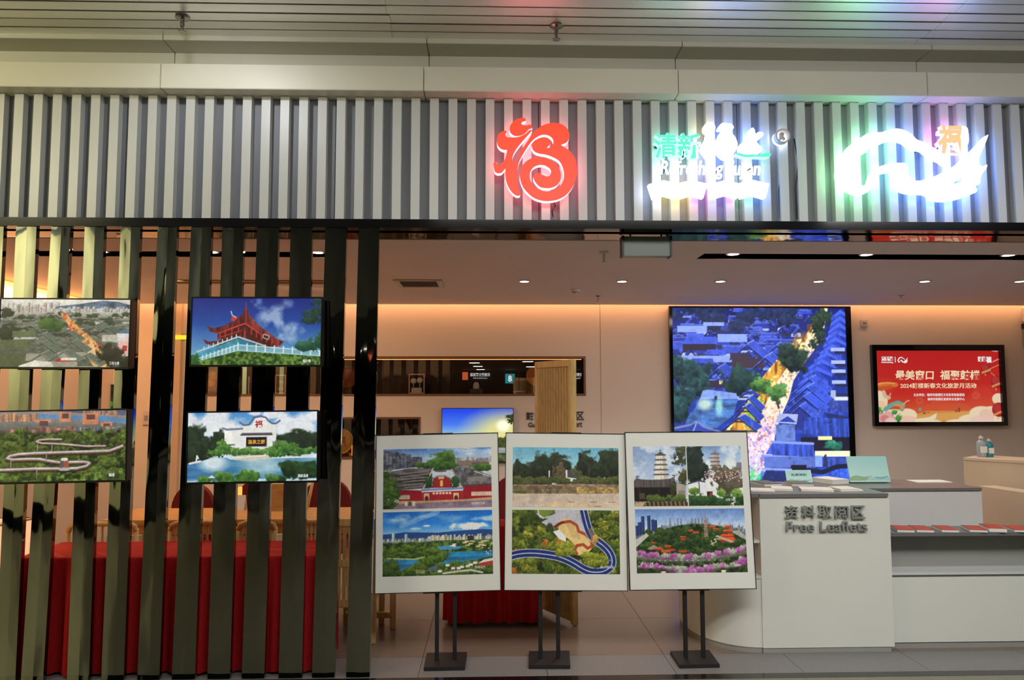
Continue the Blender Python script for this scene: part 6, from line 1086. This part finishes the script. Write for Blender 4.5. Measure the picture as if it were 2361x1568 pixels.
def red_chair(label, px0, px1, pyt, Y):
    c0, c1 = at(px0, 1170, Y), at(px1, 1170, Y); zt2 = at((px0+px1)/2, pyt, Y).z; X = (c0.x+c1.x)/2; w = c1.x-c0.x; t = thing('tub_chair', label, 'chair', (X, Y, 0), 'red tub chairs beyond the wooden table')
    rx = [(X-w/2*cos(u), .55+(zt2-.55)*sin(u)**.6) for u in np.linspace(0, pi, 18)]; MB().prism([(X-w/2, .36)]+rx+[(X+w/2, .36)], Y, Y+.07, 'y').build('backrest', M['darkred'], t, smooth=.6)
    MB().box(X-w/2+.01, X+w/2-.01, Y-.42, Y, .34, .46).build('seat', M['darkred'], t, bevel=.03)
    for s in (-1, 1):
        for y in (Y-.38, Y+.03): MB().tube([(X+s*(w/2-.05), y, 0), (X+s*(w/2-.05), y, .36)], .014, 8).build('leg', M['wood'], t)
red_chair('dark red round backed chair beyond left part of wooden table', 393, 492, 1118, 6.45); red_chair('dark red round backed chair behind the lit paper lamp', 545, 600, 1112, 6.45); red_chair('dark red round backed chair at the right end of the table', 690, 812, 1104, 6.45); red_chair('dark red chair facing the posters beyond the red cloth table', 1136, 1240, 1098, 7.2)
def on_table(px, py): return at_z(px, py, zt_)
p = on_table(556, 1172); t = thing('paper_lamp', 'small glowing paper lamp on the wooden table', 'lamp', (p.x, p.y+.05, zt_)); MB().box(p.x-.05, p.x-.02, p.y+.06, p.y+.08, zt_, zt_+.16).build('shade', emit('paper_lamp_shade', (255, 150, 60), 2.), t, bevel=.004); MB().box(p.x-.06, p.x-.01, p.y+.045, p.y+.095, zt_-.0, zt_+.01).build('base', M['wood'], t)
t = thing('tent_card', 'pale folded card standing on the wooden table', 'card', (p.x, p.y-.04, zt_)); MB().prism([(p.y-.09, zt_), (p.y-.05, zt_+.11), (p.y-.045, zt_+.11), (p.y-.01, zt_), (p.y-.015, zt_), (p.y-.048, zt_+.1), (p.y-.085, zt_)], p.x-.05, p.x+.05, 'x').build('sheet', M['paper'], t)
p = on_table(638, 1176); t = thing('wooden_panel', 'upright pale wooden tray leaning on the table', 'tray', (p.x, p.y, zt_)); MB().box(p.x-.1, p.x+.05, p.y, p.y+.02, zt_, zt_+.2).build('board', M['wood'], t, bevel=.004); MB().box(p.x-.1, p.x+.05, p.y-.03, p.y, zt_, zt_+.012).build('lip', M['wood'], t)
p = on_table(714, 1174); tag(MB().tube([(p.x-.02, p.y, zt_+.01), (p.x+.025, p.y+.02, zt_+.26)], [.014, .012], 8).build('bamboo_stick', M['bamboolight'], None, smooth=True), 'slanted bamboo stick standing on the wooden table', 'stick')
# glowing low cabinet in the left corner
zc_ = .86; a, b = at_z(-60, 1222, zc_), at_z(76, 1195, zc_); lb = thing('light_cabinet', 'low cabinet with a glowing peach front near the left wall', 'cabinet', ((a.x+b.x)/2, (a.y+b.y)/2, 0)); a.x = max(a.x, XL+.02); dd = (b-a).normalized(); nn_ = Vector((-dd.y, dd.x, 0))*.3
R4 = lambda z: [(a.x, a.y, z), (b.x, b.y, z), (b.x+nn_.x, b.y+nn_.y, z), (a.x, b.y+nn_.y, z)]
MB().hexa(R4(.0)+R4(.05)).build('plinth', M['tan'], lb); MB().hexa(R4(.05)+R4(zc_-.01)).build('lit_body', emit('peach_light_panel', (255, 192, 140), 1.), lb); MB().hexa(R4(zc_-.01)+R4(zc_)).build('top', M['tan'], lb)

# ---------------------------------------------------------------- ceiling fittings of the shop
def sprinkler(label, p, z, s=1., m='chrome'):
    t = thing('sprinkler', label, 'sprinkler', (p.x, p.y, z), 'ceiling sprinklers'); MB().lathe([(.036*s, 0), (.036*s, -.006*s), (.022*s, -.012*s), (.012*s, -.014*s)], p.x, p.y, 20, cz=z).build('escutcheon', M[m], t, smooth=.6); MB().lathe([(.011*s, -.012*s), (.011*s, -.05*s), (.007*s, -.055*s), (.007*s, -.07*s)], p.x, p.y, 12, cz=z).build('stem', M[m], t, smooth=.6); MB().lathe([(.006*s, -.07*s), (.02*s, -.074*s), (.02*s, -.078*s), (.004*s, -.08*s)], p.x, p.y, 16, cz=z).build('deflector', M[m], t, smooth=.6)
for q, lab, s in ((at_z(421, 40, ZC), 'chrome sprinkler on the strip ceiling above the left slats', 1.1), (at_z(1283, 59, ZC), 'chrome sprinkler on the strip ceiling above the red sign', 1.1)): sprinkler(lab, q, ZC, s)
for px, py, lab in ((1392, 581, 'sprinkler on the shop ceiling left of the hanging sign'), (1379, 682, 'sprinkler on the shop ceiling near the smoke detector'), (2078, 681, 'sprinkler on the shop ceiling above the red screen')): sprinkler(lab, at_z(px, py, ZS), ZS, .95 if py < 600 else .8, 'whiteplastic' if py < 600 else 'chrome')
p = at_z(1327, 667, ZS); t = thing('smoke_detector', 'small white smoke detector on the shop ceiling', 'smoke detector', (p.x, p.y, ZS)); MB().lathe([(.05, 0), (.05, -.016), (.042, -.024), (.03, -.03), (.028, -.042), (.01, -.046)], p.x, p.y, 22, cz=ZS).build('housing', M['whiteplastic'], t, smooth=.5); MB().lathe([(.031, -.028), (.031, -.036)], p.x, p.y, 22, cz=ZS).build('sensor_ring', M['black'], t)
A, B, C = at_z(905, 644, ZS), at_z(1018, 644, ZS), at_z(1024, 661, ZS); t = thing('air_vent', 'white framed air vent in the shop ceiling', 'vent', ((A.x+B.x)/2, A.y, ZS)); vx0, vx1, vy1, vy0 = A.x, B.x, A.y, C.y
vy0, vy1 = min(vy0, vy1), max(vy0, vy1); f = MB(); f.box(vx0, vx1, vy0, vy0+.04, ZS-.012, ZS-.001); f.box(vx0, vx1, vy1-.04, vy1, ZS-.012, ZS-.001); f.box(vx0, vx0+.05, vy0+.04, vy1-.04, ZS-.012, ZS-.001); f.box(vx1-.05, vx1, vy0+.04, vy1-.04, ZS-.012, ZS-.001); f.build('frame', M['whiteplastic'], t, bevel=.002); MB().box(vx0+.05, vx1-.05, vy0+.04, vy1-.04, ZS-.003, ZS-.001).build('duct', M['black'], t)
nb = 9
for k in range(nb): y = vy0+.05+(vy1-vy0-.1)*(k+.5)/nb; MB().hexa([(vx0+.05, y-.01, ZS-.012), (vx1-.05, y-.01, ZS-.012), (vx1-.05, y+.006, ZS-.004), (vx0+.05, y+.006, ZS-.004)]+[(vx0+.05, y-.01, ZS-.010), (vx1-.05, y-.01, ZS-.010), (vx1-.05, y+.006, ZS-.0032), (vx0+.05, y+.006, ZS-.0032)]).build('blade', M['whiteplastic'], t)
proto = None
def downlight(label, x, y, z, grp, s=1.):
    global proto
    if proto is None:
        proto = thing('downlight', label, 'ceiling light', (x, y, z), grp); MB().lathe([(.052, -.001), (.056, -.004), (.05, -.008), (.042, -.006)], x, y, 24, cz=z).build('trim_ring', M['whiteplastic'], proto, smooth=.6); MB().lathe([(.04, -.004), (.04, -.0065)], x, y, 24, cz=z).build('lens', M['lamp'], proto)
    else: dup(proto, (x, y, z), label, grp)
for k, (px, lab) in enumerate(((1209, 'first downlight of the ceiling row, near the air vent'), (1434, 'second downlight of the ceiling row, right of the smoke detector'), (1661, 'downlight over the left half of the video wall'), (1887, 'downlight over right half of the video wall'), (2132, 'downlight over the red event screen'), (2352, 'downlight at the right end of the ceiling row'))):
    p = at_z(px, 648, ZS); downlight(lab, p.x, p.y, ZS, 'row of downlights in the shop ceiling'); spot('downlight_beam', (p.x, p.y, ZS-.02), (p.x, p.y, 0), 10, (1, .86, .7), 130, .8)
for px, lab in ((245, 'trough light at left end of the ceiling behind the slats'), (495, 'middle light of the trough behind the slats'), (735, 'right light of the trough behind the slats'), (1693, 'left light of the black trough above the counter'), (2005, 'middle light of the black trough above the counter'), (2340, 'right light of the black trough above the counter')):
    p = at_z(px, 590, ZS); y = (SY0+SY1)/2; downlight(lab, p.x, y, ZS+.022, 'lights in the black ceiling troughs'); spot('trough_beam', (p.x, y, ZS+.008), (p.x, y, 0), 10, (1, .9, .76), 110, .8)
hs_ = [at(1434, 565, 4.6), at(1549, 565, 4.6)]; zb_ = at(1490, 590, 4.6).z; zt3 = at(1490, 545, 4.6).z; t = thing('hanging_sign', 'blank grey green box sign with black end caps under the beam', 'sign', ((hs_[0].x+hs_[1].x)/2, 4.63, zb_)); M['greyglass'] = mat('grey_green_panel', (112, 122, 116), .3); MB().box(hs_[0].x+.01, hs_[1].x-.01, 4.6, 4.67, zb_, zt3).build('panel', M['greyglass'], t)
for x in (hs_[0].x, hs_[1].x-.012): MB().box(x, x+.012, 4.59, 4.68, zb_-.004, zt3+.004).build('end_cap', M['black'], t)
for x in (hs_[0].x+.06, hs_[1].x-.06): MB().tube([(x, 4.63, zt3), (x, 4.63, ZS)], .006, 8).build('hanger', M['black'], t)
a, b, c = at_z(412, 645, ZS), at_z(744, 645, ZS), at_z(412, 652, ZS); t = thing('linear_diffuser', 'long yellowish slot diffuser in the ceiling behind the slats', 'vent', ((a.x+b.x)/2, a.y, ZS)); M['ochre'] = mat('ochre_metal', (150, 116, 60), .4); MB().box(c.x, b.x, c.y, a.y, ZS-.012, ZS-.001).build('frame', M['ochre'], t); MB().box(c.x+.02, b.x-.02, (a.y+c.y)/2-.02, (a.y+c.y)/2+.02, ZS-.014, ZS-.011).build('slot', M['dark'], t)
p = at(417, 777, YB-.09); t = thing('picture_light', 'small glowing yellow wall light seen between two slats', 'lamp', (p.x, YB, p.z)); MB().box(p.x-.07, p.x+.07, YB-.1, YB-.05, p.z-.025, p.z+.02).build('shade', emit('yellow_lamp_shade', (255, 214, 40), 1.2), t, bevel=.004); MB().box(p.x-.02, p.x+.02, YB-.05, YB-.001, p.z-.01, p.z+.03).build('bracket', M['ochre'], t)

# ---------------------------------------------------------------- signs and lamps of the hall behind, mirrored in the niche glass
def hall_at(px, py, dist):
    p = at(px, py, dist); return Vector((p.x, 2*(YB+.036)-dist, p.z))
M['hallsign'] = mat('dark_sign_board', (40, 40, 40), .4); M['hallink'] = emit('lit_sign_letter', (255, 255, 255), 2.2); M['tealsign'] = emit('teal_sign_panel', (40, 170, 180), 1.5); M['orangesign'] = emit('orange_sign_panel', (240, 110, 70), 1.6)
D = 34.; a, b = hall_at(1165, 884, D), hall_at(1187, 862, D); t = thing('gate_number_sign', 'teal hall sign with a white figure eight, mirrored in glass', 'sign', ((a.x+b.x)/2, a.y, a.z)); MB().box(a.x, b.x, a.y-.1, a.y, a.z, b.z).build('panel', M['tealsign'], t); text('number', '8', (a.x+b.x)/2, (a.z+b.z)/2, a.y+.001, (b.x-a.x)*.4, (b.z-a.z)*.66, M['hallink'], t, .01, .04, True)
for z in ((a.x*.8+b.x*.2), (a.x*.2+b.x*.8)): MB().tube([(z, a.y-.05, b.z), (z, a.y-.05, 2.75)], .01, 6).build('hanger', M['black'], t)
for txt, tx2, q0, q1, lab in (('长途巴士客运站', 'Long-distance Bus', 1084, 1130, 'dark hall sign about long distance buses, mirrored in glass'), ('计程车', 'Taxi', 1326, 1341, 'dark hall sign at the right end of the niche reflection')):
    a, b = hall_at(q0, 876, D), hall_at(q1, 858, D); t = thing('wayfinding_sign', lab, 'sign', ((a.x+b.x)/2, a.y, a.z-.1)); MB().box(a.x-.4, b.x+.1, a.y-.1, a.y, a.z-.05, b.z+.08).build('panel', M['hallsign'], t); h = b.z-a.z
    text('lettering', txt, (a.x+b.x)/2, a.z+h*.68, a.y+.001, b.x-a.x, h*.46, M['hallink'], t, .006, .01, True); text('lettering', tx2, (a.x+b.x)/2, a.z+h*.22, a.y+.001, (b.x-a.x)*.7, h*.2, M['hallink'], t, .006, .0, True)
    if q0 < 1200: MB().box(a.x-.36, a.x-.1, a.y, a.y+.01, a.z, b.z).build('pictogram', M['orangesign'], t)
    for z in (a.x, b.x): MB().tube([(z, a.y-.05, b.z+.08), (z, a.y-.05, 2.75)], .01, 6).build('hanger', M['black'], t)
hl = None
ZH = 2.745
for (px, py), o_ in zip(((1094, 836), (1102, 844), (1108, 851.5), (1114, 858), (1120, 864), (1125, 869), (1129, 873), (1217, 833), (925, 844), (1224, 845)), ('nearest', 'second', 'third', 'fourth', 'fifth', 'sixth', 'farthest', '', '', '')):
    d = _ray(px, py); dist = (ZH-CAMZ)/d[2]*d[1]; q = hall_at(px, py, dist); loc = (q.x, q.y, ZH); lab = ('%s square hall ceiling light of the row mirrored in the niche glass' % o_) if o_ else {1217: 'square hall light mirrored beside the orange plate in the niche', 925: 'single hall light mirrored above the framed masks', 1224: 'lower square hall light mirrored at the orange plate'}[px]
    if hl is None: hl = thing('hall_light', lab, 'ceiling light', loc, 'hall ceiling lights'); x, y = loc[:2]; MB().box(x-.2, x+.2, y-.2, y+.2, ZH-.012, ZH).build('frame', M['whiteplastic'], hl, bevel=.002); MB().box(x-.17, x+.17, y-.17, y+.17, ZH-.017, ZH-.012).build('lens', emit('hall_lens', (255, 250, 236), 12.), hl)
    else: dup(hl, loc, lab, 'hall ceiling lights')
print('DBG', y0, y1, zt_, 'N1', N1, 'yu', yu, 'yb', yb, 'desk', a2, b2)
bpy.context.view_layer.update()
